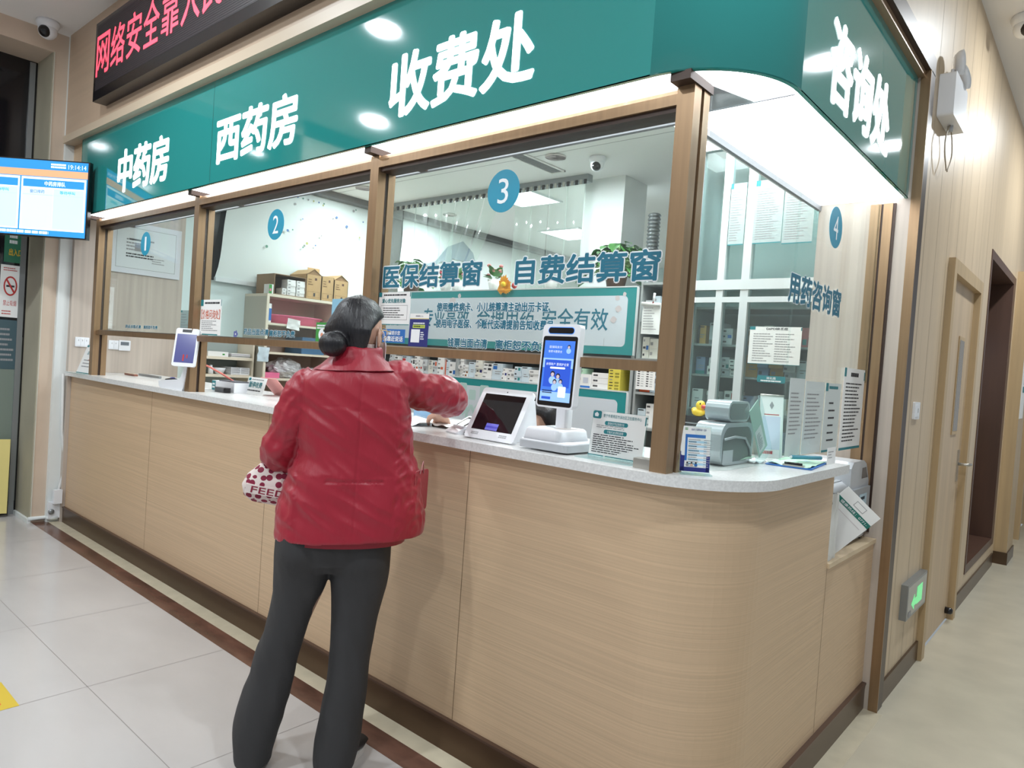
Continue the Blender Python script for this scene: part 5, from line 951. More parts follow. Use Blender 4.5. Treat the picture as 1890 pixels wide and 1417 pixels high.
mb = MB(); mb.tube([(.05, .70, ZT + .026), (.115, .80, ZT + .026)], .007, mat('blue pen', (74, 146, 166), .35)); mb.tube([(.046, .694, ZT + .026), (.05, .70, ZT + .026)], [.002, .006], PLASTW); tag(recenter(mb.build('pen')), 'blue pen lying on the mint forms', 'pen')
o = E('note_card', 'white note card standing at the very end of the counter', 'card', (.10, .95, ZT)); mb = MB(); F = Frame((.118, .86, ZT), (0, 1, 0), (-.02, 0, 1)); mb.box((0, 0, -.001), (.095, .058, 0), PAPER, F); mb.lines(F, .01, .018, .06, .03, 3, PAPERG, .25, 2); mb.box((-.002, 0, -.012), (.097, .01, -.001), CLEAR, F); mb.build('card', o)

# niche at the counter end
ZN = .7375
o = E('sterilizer_unit', 'large grey rounded machine with sloping top panel in the side niche', 'machine', (.03, 1.44, ZN)); F = Frame((0, 0, 0), (0, 1, 0), (0, 0, 1)); mb = MB(); yz_prism(mb, [(1.30, ZN + .012), (1.55, ZN + .012), (1.575, ZN + .03), (1.575, .985), (1.52, 1.06), (1.48, 1.075), (1.33, 1.075), (1.30, 1.05)], -.12, .085, PLASTG); mb.build('body', o); mb = MB(); mb.box((.085, 1.315, .77), (.097, 1.56, .965), mat('pewter panel', (150, 154, 158), .35)); F2 = Frame((.0975, 1.40, .80), *EAST); mb.rect(F2, 0, 0, .11, .14, mat('pale blue label', (176, 200, 212), .5)); mb.lines(F2, .012, .012, .085, .09, 6, INK, .4, 3); mb.lines(F2, .02, .115, .06, .014, 1, REDP, .9, 5, False); plab(mb.build('front_panel', o), 'panel with blue instruction label'); mb = MB(); q = [(.03, 1.528, 1.053), (.075, 1.528, 1.053), (.075, 1.568, 1.0), (.03, 1.568, 1.0)]; mb.quad((-.02, 1.527, 1.0535), (.07, 1.527, 1.0535), (.07, 1.568, .9985), (-.02, 1.568, .9985), BLACKP); mb.quad((.0856, 1.46, 1.0), (.0856, 1.55, 1.0), (.0856, 1.52, 1.045), (.0856, 1.46, 1.045), mat('dark display glass', (44, 46, 50), .1)); plab(mb.build('display', o), 'dark display window'); mb = MB(); [mb.box((x_, y_, ZN), (x_ + .02, y_ + .03, ZN + .012), BLACKP) for x_ in (-.1, .06) for y_ in (1.32, 1.53)]; mb.build('foot', o)
o = E('note_counter', 'smaller grey machine with a handle bar beside the large one in the niche', 'machine', (.02, 1.17, ZN)); mb = MB(); mb.box((-.14, 1.03, ZN), (.07, 1.285, .985), PLASTG, bev=.0); mb.loft([[V3((p_[0], p_[1], z)) for p_ in rrect(-.145 + a_, 1.025 + a_, .225 - 2 * a_, .265 - 2 * a_, .02)] for a_, z in ((0, .955), (0, .985), (.015, 1.0))], PLASTG); mb.build('body', o); mb = MB(); mb.box((.0705, 1.10, .76), (.0715, 1.26, .94), mat('dim reddish window', (96, 70, 68), .15)); plab(mb.build('window', o), 'dark reddish window'); mb = MB(); [mb.box((-.12 + k * .04, 1.05, 1.0), (-.10 + k * .04, 1.27, 1.004), mat('pewter panel', (150, 154, 158), .35)) for k in range(5)]; mb.build('top_ribs', o)
o = E('paper_envelope', 'white envelope with a green band leaning in the side niche', 'envelope', (.115, 1.2, ZN)); F = Frame((-.012, 1.09, .8465), (.716, .185, -.67), (.65, .17, .74)); mb = MB(); mb.box((0, 0, -.006), (.155, .21, 0), PAPER, F); mb.build('envelope', o); mb = MB(); mb.rect(F, .0, .148, .155, .018, mat('deep green band', (28, 112, 100), .5)); mb.text(F, '健康热线：0771-', .02, .1515, .125, .011, PRINTW, .0); mb.rect(F, .01, .125, .13, .002, MOTIFR); mb.lines(F, .02, .025, .05, .01, 1, REDP, .6, 4); mb.rect(F, .06, .175, .045, .022, PAPERG); mb.rect(F, .062, .177, .041, .018, PAPER, .001); plab(mb.build('print', o), 'green band with white lettering')
mb = MB(); creased(mb, Frame((.112, .962, ZN + .002), (.0, 1, 0), (.0, .06, 1)), .10, .245, mat('white plastic film', (226, 226, 222), .35), .016, 9, 12); tag(recenter(mb.build('plastic_bag')), 'white plastic bag drooping at the niche edge by the counter', 'bag').location.z = ZN
mb = MB(); mb.box((.078, 1.03, ZN), (.086, 1.10, ZN + .235), BLACKP); mb.box((.072, 1.03, ZN), (.078, 1.13, ZN + .245), mat('wine red cover', (120, 30, 44), .5)); tag(recenter(mb.build('file_folder')), 'black and wine red folder behind the leaning envelope', 'folder')

# ------------------------------------------------------------------ corridor fittings
o = E('emergency_light', 'white emergency light with two round lamps high on the corridor wall', 'lamp', (.20, 2.0, 2.60)); mb = MB(); mb.prism(rrect(1.84, 2.60, .30, .19, .015), .171, .235, PLASTW, Frame((0, 0, 0), (0, 1, 0), (0, 0, 1))); mb.build('housing', o)
for y_, z_, tl in ((1.93, 2.855, .12), (2.06, 2.83, .3)):
    F = Frame((.205, y_, z_), (-.35, 1, 0), (-tl, -tl * .35, 1)); mb = MB(); mb.lathe([(0, 0), (.036, .004), (.05, .02), (.054, .036), (.050, .036), (0, .033)], (0, 0, 0), PLASTW, 24, F); mb.tube([(.205, y_ - .02, 2.785), (.205, y_ - .01, z_ - .03)], .008, PLASTW); lh = mb.build('lamp_head', o); mb = MB(); mb.lathe([(0, .0335), (.049, .0365), (0, .038)], (0, 0, 0), mat('clear lamp lens', (206, 214, 212), .15), 24, F); mb.build('lens', lh)
mb = MB(); [mb.tube([(.20, 2.0 + s_ * (.012 + .075 * math.sin(PI * t / 12)), 2.60 - .20 * (t / 12) if t < 12 else 2.40) for t in range(13)] + [(.20, 2.0 + s_ * .012, 2.395)], .003, mat('beige cable', (170, 160, 142), .5), 8) for s_ in (1, -1)]; mb.tube([(.2, 2.0, 2.6), (.2, 2.0, 2.575)], .012, PLASTG); plab(mb.build('cable_loop', o), 'looped cables')
o = E('exit_sign', 'low wall exit sign with a lit green running figure arrow', 'sign', (.18, 2.17, .31)); F = Frame((.17, 1.955, .315), *EAST); mb = MB(); mb.box((0, 0, 0), (.43, .165, .03), GREYM, F); mb.box((.012, .012, .03), (.418, .153, .031), mat('brushed plate', (186, 186, 182), .35, metal=.5), F); mb.build('housing', o); mb = MB(); F = F.at(0, 0, .0315); mb.prism([(.09, .06), (.15, .1), (.15, .078), (.20, .078), (.20, .125), (.32, .125), (.32, .04), (.2, .04), (.2, .045), (.15, .045), (.15, .025)], 0, .001, EXITG, F); mb.rect(F, .03, .01, .06, .025, PAPERG); plab(mb.build('pictogram', o), 'lit green pictogram')
o = E('switch_plate', 'white switch plate on the corridor wall near the brown post', 'switch', (.175, 1.93, 1.25)); F = Frame((.17, 1.872, 1.252), *EAST); mb = MB(); mb.prism(rrect(0, 0, .105, .078, .004), 0, .01, PLASTW, F); mb.build('plate', o); mb = MB(); mb.box((.02, .012, .01), (.085, .066, .013), PLASTW, F); mb.rect(F, .05, .03, .008, .02, PAPERG, .0135); mb.build('rocker', o)
sheet('recess_poster', 'white and blue poster on the glass in the dark corridor recess', 'poster', Frame((-.056, 4.18, 1.22), *EAST), .93, .66, PAPER, design=lambda mb, F, w, h: (mb.rect(F, 0, h * .82, w, h * .18, mat('sky poster blue', (120, 170, 216), .5)), mb.rect(F, .05, h * .5, w * .5, h * .25, mat('pale blue label', (176, 200, 212), .5)), mb.lines(F, .08, .06, w * .8, h * .35, 5, INK, .3, 5)))
sheet('recess_label', 'green label on the dark recess glass below the poster', 'label', Frame((-.056, 4.18, .975), *EAST), .93, .125, mat('dark green label', (44, 120, 84), .5), design=lambda mb, F, w, h: mb.lines(F, .25, .03, .4, .06, 1, PRINTW, .7, 5, False))
sheet('wall_notice', 'white vertical notice on the far tan pilaster', 'notice', Frame((.262, 5.45, 1.22), *EAST), .28, .55, PAPER, .012, design=lambda mb, F, w, h: (mb.rect(F, w * .5, h * .52, w * .4, .04, TEAL, .001), mb.rect(F, w * .3, h * .4, w * .5, .05, TEAL, .001), mb.rect(F, w * .5, h * .62, w * .3, .06, NAVY, .001)))

# left edge: door posters, yellow board, cable, socket, floor sticker
XD = XL - .343
def n_smoke(mb, F, w, h):
    cx_, cy_ = w * .55, h * .6
    for k in range(20): a0, a1 = 2 * PI * k / 20, 2 * PI * (k + 1) / 20; mb.quad(F.p(cx_ + .033 * math.cos(a0), cy_ + .06 * math.sin(a0), .001), F.p(cx_ + .033 * math.cos(a1), cy_ + .06 * math.sin(a1), .001), F.p(cx_ + .042 * math.cos(a1), cy_ + .072 * math.sin(a1), .001), F.p(cx_ + .042 * math.cos(a0), cy_ + .072 * math.sin(a0), .001), REDP)
    mb.quad(F.p(cx_ - .028, cy_ + .04, .0012), F.p(cx_ - .02, cy_ + .05, .0012), F.p(cx_ + .028, cy_ - .04, .0012), F.p(cx_ + .02, cy_ - .05, .0012), REDP); mb.rect(F, cx_ - .025, cy_ - .008, .05, .014, INK); mb.text(F, '禁止吸烟', w * .2, h * .22, w * .7, .04, REDP, .0); mb.lines(F, w * .15, h * .04, w * .75, h * .1, 2, REDP, .4, 3); mb.lines(F, w * .15, h * .88, w * .75, h * .08, 2, REDP, .4, 5)
sheet('door_poster', 'white no smoking poster on the dark glass door', 'poster', Frame((XD, -.315, 1.46), *EAST), .115, .38, PAPER, design=n_smoke)
sheet('door_poster', 'green poster with yellow characters above the no smoking poster', 'poster', Frame((XD, -.30, 1.86), *EAST), .115, .26, mat('poster green', (52, 120, 92), .5), design=lambda mb, F, w, h: (mb.text(F, '出入口', .03, .05, .08, .05, mat('poster yellow', (230, 190, 60), .5), .02), mb.lines(F, .03, .13, .075, .08, 2, PRINTW, .6, 3)))
sheet('door_poster', 'dark blue green poster below the no smoking poster', 'poster', Frame((XD, -.32, 1.08), *EAST), .125, .36, mat('poster slate', (64, 88, 96), .5), design=lambda mb, F, w, h: mb.lines(F, .02, .05, .09, .26, 7, PAPERG, .4, 3))
mb = MB(); mb.box((0, 0, -.012), (.2, .54, 0), mat('yellow board', (222, 206, 130), .6), Frame((XL - .30, -.42, .03), (.3, 1, 0), (-.06, .02, 1))); tag(recenter(mb.build('floor_board')), 'pale yellow board leaning by the door at the left edge', 'board')
mb = MB(); F = Frame((-2.33, -1.20, .0008), (.999, .0, 0), (0, 1, 0)); mb.rect(F, 0, 0, .245, .285, mat('floor sticker yellow', (206, 178, 60), .4), 0); mb.rect(F, .18, .21, .02, .03, ORANGE, .0004); tag(recenter(mb.build('floor_sticker')), 'yellow floor sticker at the left edge of the tiles', 'sticker')
mb = MB(); mb.tube([(XL + .05, .0, 1.08), (XL + .05, .012, .66), (XL + .058, .03, .50), (XL + .065, .035, .42), (XL + .06, .028, .33), (XL + .055, .01, .24), (XL + .05, .0, .2)], .009, CABLEW); tag(recenter(mb.build('power_cable')), 'white cable hanging down beside the counter end', 'cable')
o = E('power_socket', 'white socket block with a plugged adapter at the floor corner', 'socket', (XL + .06, -.02, .02)); mb = MB(); mb.box((XL + .038, -.05, .03), (XL + .065, .02, .15), PLASTW); mb.build('plate', o); mb = MB(); mb.box((XL + .066, -.03, .14), (XL + .10, .022, .24), PLASTW); mb.build('adapter', o); mb = MB(); mb.ell((XL + .07, -.035, .08), (.012, .02, .02), GREYM); mb.build('plug', o)

# ------------------------------------------------------------------ people
def evald(o):
    dg = bpy.context.evaluated_depsgraph_get(); dg.update(); me = bpy.data.meshes.new_from_object(o.evaluated_get(dg)); old = o.data; o.modifiers.clear(); o.data = me; bpy.data.meshes.remove(old); return o
def fuse(mb, name, parent, voxel, m, smooth=6, fn=None):      # merge overlapping lofts into one continuous skin
    o = mb.build(name, parent); fix_normals(o)
    md = o.modifiers.new('r', 'REMESH'); md.mode = 'VOXEL'; md.voxel_size = voxel; md.use_smooth_shade = True
    if smooth: sm = o.modifiers.new('s', 'SMOOTH'); sm.iterations = smooth; sm.factor = .5
    evald(o); o.data.materials.clear(); [o.data.materials.append(q) for q in (m if isinstance(m, list) else [m])]
    off = V3((0, 0, 0)); q = parent
    while q is not None: off += q.location; q = q.parent
    if fn:
        o.data.update(); nr = [v.normal.copy() for v in o.data.vertices]
        for v, n in zip(o.data.vertices, nr): v.co += n * fn(v.co + off, n)
    for p in o.data.polygons: p.use_smooth = True
    o.data.update(); return o
PO = V3((-1.06, -.40, 0)); PU = V3((.561, .828, 0)).normalized(); PV = V3((-.828, .561, 0)).normalized()
def pp(s, d, z): return PO + PU * s + PV * d + V3((0, 0, z))
def loc(p): q = p - PO; return q.dot(PU), q.dot(PV), q.z
def ring(s, d, z, a, b, n=28, tilt=0.0, pw=1.0):
    out = []
    for k in range(n):
        t = 2 * PI * k / n; c, si = math.cos(t), math.sin(t)
        c = math.copysign(abs(c) ** pw, c); si = math.copysign(abs(si) ** pw, si)
        out.append(pp(s + a * c, d + b * si, z + tilt * c * a))
    return out
def resample(rs, k=4):     # Catmull-Rom through the ring parameters
    out = []; n = len(rs)
    for i in range(n - 1):
        p0, p1, p2, p3 = rs[max(i - 1, 0)], rs[i], rs[i + 1], rs[min(i + 2, n - 1)]
        for j in range(k):
            t = j / k; out.append([.5 * (2 * b + (c - a) * t + (2 * a - 5 * b + 4 * c - d) * t * t + (3 * b - a - 3 * c + d) * t ** 3) for a, b, c, d in zip(p0, p1, p2, p3)])
    return out + [list(rs[-1])]
def limb(mb, pts, m, k=5, n=16):   # pts: (s, d, z, r)
    q = resample(pts, k); mb.tube([pp(a, b, c) for a, b, c, r in q], [r for a, b, c, r in q], m, n)
SKIN = mat('skin', (206, 164, 142), .5, var=.04, scale=(30, 30, 30)); JACK = mat('red jacket cloth', (156, 22, 44), .40, sheen=.12, bump=.12, scale=(90, 90, 14)); PANT = mat('black trousers cloth', (53, 52, 53), .75, bump=.1, scale=(80, 80, 80))
HAIR = mat('black hair', (24, 22, 27), .38, spec=.5, var=.25, scale=(200, 200, 30), bump=.2); SHOE = mat('black shoe', (40, 39, 40), .5); SOLE = mat('white sole', (222, 220, 216), .5)
wo = E('person', 'person in a red jacket and black trousers at the counter, seen from behind', 'person', tuple(PO))
fa = math.radians(33); HF = (PV * math.cos(fa) + PU * math.sin(fa)).normalized(); HR = V3((HF.y, -HF.x, 0)); hc = pp(.098, .02, 1.435)
HFr = Frame(hc, HR, HF)     # x right of the head, y forward, z up
def head_rings(scale=1.0, grow=0.0):
    prof = [(-.118, .020, .045, .055), (-.105, .034, .050, .066), (-.085, .044, .060, .078), (-.06, .051, .068, .092), (-.03, .060, .072, .098), (0, .066, .076, .098), (.03, .070, .080, .096), (.06, .066, .080, .088), (.085, .052, .068, .068), (.10, .034, .046, .044), (.108, .012, .018, .016)]
    out = []
    for z, a, bb, bf in prof:
        r_ = []
        for k in range(24):
            t = 2 * PI * k / 24; c, si = math.cos(t), math.sin(t); bk = bb if si < 0 else bf
            r_.append(HFr.p((a + grow) * c, (bk + grow) * si, z * scale))
        out.append(r_)
    return out
bd = MB(); bd.loft(head_rings(), SKIN)
bd.ell(HFr.p(0, .10, -.02), (.013, .022, .022), SKIN, HFr, 12, 8); bd.ell(HFr.p(0, .086, -.068), (.024, .016, .008), SKIN, HFr, 12, 8); bd.ell(HFr.p(0, .075, -.10), (.022, .02, .016), SKIN, HFr, 12, 8)
for sx in (1, -1): bd.ell(HFr.p(sx * .03, .086, .012), (.016, .012, .011), SKIN, HFr, 12, 8); bd.ell(HFr.p(sx * .079, -.002, -.010), (.0065, .021, .034), SKIN, Frame((0, 0, 0), HFr.r + HFr.u * .45 * sx, HFr.u - HFr.r * .45 * sx), 12, 10), bd.ell(HFr.p(sx * .070, .010, -.016), (.011, .014, .024), SKIN, HFr.at(0, 0), 12, 10)
limb(bd, [(.098, .0, 1.36, .052), (.10, -.005, 1.31, .055), (.10, -.01, 1.27, .075)], SKIN)
bd.loft([ring(*q) for q in resample([(.10, 0, 1.30, .10, .05), (.10, 0, 1.25, .150, .085), (.105, 0, 1.12, .14, .09), (.11, 0, 1.0, .135, .09), (.11, .0, .88, .15, .10), (.11, .01, .78, .155, .105), (.06, .01, .70, .12, .09)], 3)], SKIN)
limb(bd, [(-.03, 0, 1.265, .045), (-.075, .01, 1.19, .042), (-.10, .03, 1.08, .038), (-.11, .06, 1.02, .036), (-.10, .17, 1.0, .030), (-.06, .27, .99, .024)], SKIN)
limb(bd, [(.215, 0, 1.275, .045), (.30, .06, 1.26, .042), (.41, .15, 1.24, .038), (.445, .22, 1.225, .036), (.450, .32, 1.19, .031), (.452, .40, 1.16, .024)], SKIN)
limb(bd, [(-.01, .0, .80, .085), (-.02, .02, .66, .08), (-.055, .035, .50, .06), (-.10, .05, .30, .052), (-.14, .065, .12, .04), (-.15, .07, .05, .036)], SKIN); limb(bd, [(.165, .0, .80, .085), (.155, .0, .66, .08), (.145, .0, .50, .06), (.135, .0, .30, .052), (.12, .0, .12, .04), (.115, .0, .05, .036)], SKIN)
def hand(mb, Fh, m, curl, side=1):    # palm along +y of the frame, back of hand towards +z, thumb leaves the palm's side
    mb.loft([[Fh.p(a_ * math.cos(2 * PI * k / 14), y_, c_ * math.sin(2 * PI * k / 14)) for k in range(14)] for y_, a_, c_ in ((-.02, .024, .018), (.0, .027, .017), (.03, .036, .015), (.06, .040, .014), (.078, .038, .011), (.085, .03, .007))], m)
    for i_, (x0, ln) in enumerate(((-.029, .066), (-.010, .074), (.010, .068), (.028, .054))):
        pts = [Fh.p(x0 * .9, .062, 0)]; a = .15; q = V3((x0, .078, 0)); pts.append(Fh.p(*q))
        for sgm, f_ in enumerate((.45, .32, .25)):
            a += curl * (1 + .12 * i_) * (.9 if sgm else 1.2); q = q + V3((x0 * .06, math.cos(a) * ln * f_, -math.sin(a) * ln * f_)); pts.append(Fh.p(*q))
        mb.tube(pts, [.0092, .009, .0084, .0076, .0056], m, 10)
    mb.tube([Fh.p(side * -.024, .012, -.002), Fh.p(side * -.046, .036, -.012), Fh.p(side * -.050, .060, -.022), Fh.p(side * -.044, .080, -.030)], [.013, .0115, .0095, .007], m, 10)
wr = pp(.452, .40, 1.16); kn = V3((-1.196, .262, 1.118)); hd = (kn - wr).normalized()
hand(bd, Frame(wr + hd * .02, hd.cross(V3((.25, .1, 1))), hd), SKIN, .42)
lw = pp(-.06, .27, .99); ld_ = (PU * .7 + PV * .7 + V3((0, 0, -.1))).normalized(); hand(bd, Frame(lw + ld_ * .02, ld_.cross(V3((0, 0, 1))), ld_), SKIN, .75, -1)
for (s_, d_), yw in (((-.15, .075), .1), ((.115, .0), .55)):
    fd = (PV * math.cos(yw) + PU * math.sin(yw)); b = pp(s_, d_, .03); bd.tube([b, b + fd * .06, b + fd * .13], [.032, .03, .022], SKIN)
fuse(bd, 'body', wo, .0052, SKIN, 3)
# trousers
tr = MB(); LG = [(-.030, .0, .80, .088, .115), (-.031, .0, .73, .088, .115), (-.030, .02, .66, .088, .10), (-.041, .03, .586, .077, .09), (-.057, .035, .524, .068, .082), (-.070, .04, .456, .066, .078), (-.088, .045, .394, .070, .076), (-.107, .055, .292, .073, .078), (-.128, .06, .208, .077, .082), (-.143, .065, .13, .074, .088), (-.150, .07, .06, .062, .092), (-.150, .07, .022, .058, .09)]
RG = [(.152, .0, .80, .097, .115), (.152, .0, .71, .097, .115), (.152, .0, .659, .095, .10), (.150, .0, .583, .083, .09), (.146, .0, .519, .074, .082), (.141, .0, .449, .071, .078), (.139, .0, .385, .068, .076), (.135, .0, .285, .068, .078), (.124, .0, .193, .072, .082), (.117, .0, .11, .074, .088), (.110, .0, .05, .070, .092), (.108, .0, .018, .066, .09)]
for G in (LG, RG): tr.loft([ring(*q, pw=.85) for q in resample(G, 4)], PANT)
tr.loft([ring(*q, pw=.8) for q in ((.06, 0, .85, .172, .12), (.06, 0, .76, .180, .122), (.06, .01, .70, .178, .115), (.06, .01, .672, .15, .09))], PANT)
def folds(p, n):
    s, d, z = loc(p); f = .004 * noise.noise(V3((s * 9, d * 9, z * 5))) + .003 * noise.noise(V3((s * 22 + 4, d * 22, z * 12 + 30 * s)))
    return f
fuse(tr, 'trousers', wo, .006, PANT, 8, folds)
# jacket
jk = MB()
TR = [(.098, -.005, 1.345, .066, .066), (.095, -.005, 1.325, .105, .085), (.092, .0, 1.305, .150, .10), (.094, .0, 1.27, .172, .112), (.100, .0, 1.21, .176, .122), (.107, .0, 1.15, .178, .126), (.112, .0, 1.09, .180, .126), (.114, .0, 1.04, .187, .128), (.115, .0, .99, .206, .134), (.115, .0, .93, .218, .142), (.116, .0, .88, .231, .150), (.116, .0, .82, .238, .156), (.114, .0, .785, .238, .158)]
jk.loft([ring(*q, tilt=.045, pw=.86) for q in resample(TR, 4)], JACK)
limb(jk, [(-.015, .0, 1.275, .060), (-.05, .0, 1.245, .060), (-.078, .005, 1.185, .058), (-.098, .02, 1.11, .060), (-.115, .05, 1.045, .066), (-.108, .10, 1.015, .060), (-.092, .18, 1.005, .052), (-.08, .22, 1.0, .047)], JACK)
limb(jk, [(.195, .0, 1.285, .062), (.235, .01, 1.300, .060), (.29, .05, 1.268, .062), (.36, .10, 1.252, .062), (.425, .16, 1.245, .064), (.455, .215, 1.230, .060), (.462, .265, 1.212, .052), (.460, .305, 1.200, .045)], JACK)
def wrinkle(p, n):
    s, d, z = loc(p); f = 0
    f += .0055 * noise.noise(V3((s * 6 + z * 4, d * 4, z * 9 - s * 6)))
    q = noise.noise(V3((s * 9 + z * 7, d * 6, z * 20 + s * 11))); f += .0040 * (1 - 3 * abs(q)) * (1 if z < 1.2 else .5)
    if s > .235 or s < -.065: q = noise.noise(V3((s * 30 - z * 16, d * 20, z * 22 + s * 8))); f += .0045 * (1 - 2.4 * abs(q))
    if z < .99 and -.06 < s < .3: f += .0035 * noise.noise(V3((s * 15, d * 7, z * 1.8)))
    if abs(s - .115) < .004 and d < 0 and z < 1.30: f -= .002
    if abs(z - (.975 + .03 * (s - .1))) < .0035 and d < .0 and .02 < s < .20: f -= .0035
    if abs(z - .80) < .003: f -= .0015
    return f * (1 if z > .86 else max(.25, (z - .78) / .08))
jo = fuse(jk, 'jacket', wo, .0055, JACK, 5, wrinkle)
me = jo.data       # open the hem and cuffs a little: drop the bottom cap
bm = bmesh.new(); bm.from_mesh(me); o0 = PO
bmesh.ops.delete(bm, geom=[f for f in bm.faces if (f.calc_center_median().z < .795 and f.normal.z < -.75)], context='FACES'); bm.to_mesh(me); bm.free()
sl = MB(); sl.loft([ring(*q, pw=.86) for q in resample([(.10, .0, .86, .205, .13), (.095, .0, .80, .20, .136), (.093, .0, .768, .198, .138)], 4)], JACK, cap=False); o = sl.build('under_layer', wo); plab(o, 'red lower layer showing below the jacket hem')
cl = MB(); cl.loft([ring(*q, pw=.95, tilt=.05) for q in resample([(.096, -.012, 1.318, .132, .094), (.098, -.008, 1.338, .108, .088), (.100, -.003, 1.362, .084, .080), (.102, .0, 1.384, .076, .074), (.102, .003, 1.390, .070, .069), (.101, .003, 1.378, .063, .063), (.101, .0, 1.345, .060, .060)], 4)], JACK, cap=False); o = cl.build('collar', jo)
for v in o.data.vertices: v.co += v.normal * .005 * noise.noise(v.co * 26)
sc2 = MB(); sc2.loft([ring(.102, .004, 1.375, .061, .062, tilt=.05), ring(.102, .006, 1.402, .057, .058, tilt=.05)], mat('patterned scarf', (196, 176, 170), .7, var=.3, scale=(70, 70, 70)), cap=False); plab(sc2.build('scarf_edge', wo), 'pale patterned scarf edge')
pk = MB(); P0 = pp(.335, -.03, 1.0)
pF = Frame(pp(.298, -.075, .868), PU * .55 + PV * .83, V3((0, 0, 1))); pk.prism(rrect(0, 0, .10, .135, .012), -.004, .006, JACK, pF); pk.rect(pF, .012, .02, .002, .10, mat('dark red seam', (116, 22, 36), .6), .0065); o = pk.build('pocket', jo)
tg = MB(); tg.tube([pF.p(.03, .125, .008), pF.p(.045, .165, .010), pF.p(.058, .125, .008)], .002, mat('pinkish strap', (200, 140, 140), .5), 6); plab(tg.build('glasses_temple', jo), 'pinkish loop peeking out of the pocket')
fl = MB(); PLAID = mat('dark plaid lining', (66, 66, 58), .7, var=.4, scale=(30, 30, 30)); a, b, c, d = pp(.262, -.08, .79), pp(.338, -.02, .815), pp(.345, -.01, .845), pp(.268, -.075, .838); fl.add([a, b, c, d] + [q + V3((-.004, .004, 0)) for q in (a, b, c, d)], [(0, 1, 2, 3), (7, 6, 5, 4)], PLAID); plab(fl.build('hem_lining', jo), 'dark plaid lining at the right hem')
# hair with bun
def hair_rings(Fh, zlo, wide, back, ear):      # cap of hair: full above the hairline, only behind the ears below it
    rgs = []
    for j in range(15):
        z = zlo + (.128 - zlo) * j / 14; prof = max(0.0, 1 - (z / .128) ** 2.5 if z > 0 else 1) ** .5
        a_ = wide * prof; bk = back * prof; fr = .103 * prof
        if z < .055: fr = min(fr, max(ear, ear + (z - ear_z) * 2.2))
        if z < .0: a_ = wide - .36 * (-z); bk = back - .32 * (-z)
        yc, bb = (fr - bk) / 2, max((fr + bk) / 2, .006)
        rgs.append([Fh.p(max(a_, .005) * math.cos(2 * PI * k / 28), yc + bb * math.sin(2 * PI * k / 28), z) for k in range(28)])
    return rgs
ear_z = .012; hr = MB(); hr.loft(hair_rings(HFr, -.100, .084, .098, -.030), HAIR)
bc = pp(.020, -.075, 1.395); bF = Frame(bc, PU, V3((0, .0, 1)))
hr.ell(bc, (.044, .040, .042), HAIR, bF); hr.ell((bc + HFr.p(-.02, -.07, -.03)) / 2, (.036, .034, .034), HAIR, bF)
def strand(p, n): q = HFr.o; s = (p - q); return .0016 * noise.noise(V3((math.atan2(s.x, s.y) * 26, s.z * 4, 0)))
ho = fuse(hr, 'hair', wo, .004, HAIR, 4, strand)
mk = MB(); MW = mat('white mask', (226, 228, 230), .7)
mk.tube([HFr.p(.073, .012, .024), HFr.p(.078, .03, .01), HFr.p(.077, .05, -.035), HFr.p(.070, .062, -.055)], .0018, MW, 6); mk.tube([HFr.p(.079, -.014, -.004), HFr.p(.077, -.012, -.04), HFr.p(.071, .03, -.066), HFr.p(.066, .06, -.075)], .0018, MW, 6)
mk.loft([[HFr.p(.074 * math.sin(an) + 0, .045 + .066 * math.cos(an), z_) for an in [(-1.35 + 2.7 * k / 12) for k in range(13)]] for z_ in (-.105, -.08, -.05, -.022)], MW, closed=False); plab(mk.build('face_mask', wo), 'white face mask with ear loops')
gl = MB(); gl.tube([HFr.p(.0745, .0, .016), HFr.p(.0765, .04, .018), HFr.p(.074, .082, .016)], .0018, mat('thin gold wire', (190, 160, 110), .3, metal=.8), 6)
for sx in (1, -1): gl.tube([HFr.p(sx * .035 + .026 * math.cos(k * PI / 8), .105 - abs(.02 * math.cos(k * PI / 8)), .010 + .019 * math.sin(k * PI / 8)) for k in range(17)], .0013, mat('thin gold wire', (190, 160, 110), .3, metal=.8), 6)
plab(gl.build('glasses', wo), 'thin gold glasses')
for (s_, d_), yw in (((-.15, .075), .1), ((.115, .0), .55)):
    fd = (PV * math.cos(yw) + PU * math.sin(yw)); sd = V3((fd.y, -fd.x, 0)); Fs = Frame(pp(s_, d_, 0) - fd * .055, sd, fd); m_ = MB()
    def srow(y, a, z0, z1): return [Fs.p(a * math.cos(2 * PI * k / 16), y, z0 + (z1 - z0) * (.5 + .5 * math.sin(2 * PI * k / 16))) for k in range(16)]
    m_.loft([srow(-.012, .02, .018, .05), srow(.0, .036, .016, .075), srow(.05, .038, .016, .085), srow(.11, .040, .016, .075), srow(.17, .044, .016, .055), srow(.21, .036, .016, .044), srow(.228, .016, .018, .034)], SHOE); so = m_.build('shoe', wo)
    m_ = MB(); out = [(.041 * math.cos(t_) * (1 if math.sin(t_) < .3 else 1.08), .105 + .135 * math.sin(t_)) for t_ in [2 * PI * k / 28 for k in range(28)]]; m_.prism(out, .001, .020, SOLE, Fs); plab(m_.build('sole', so), 'white rubber sole')
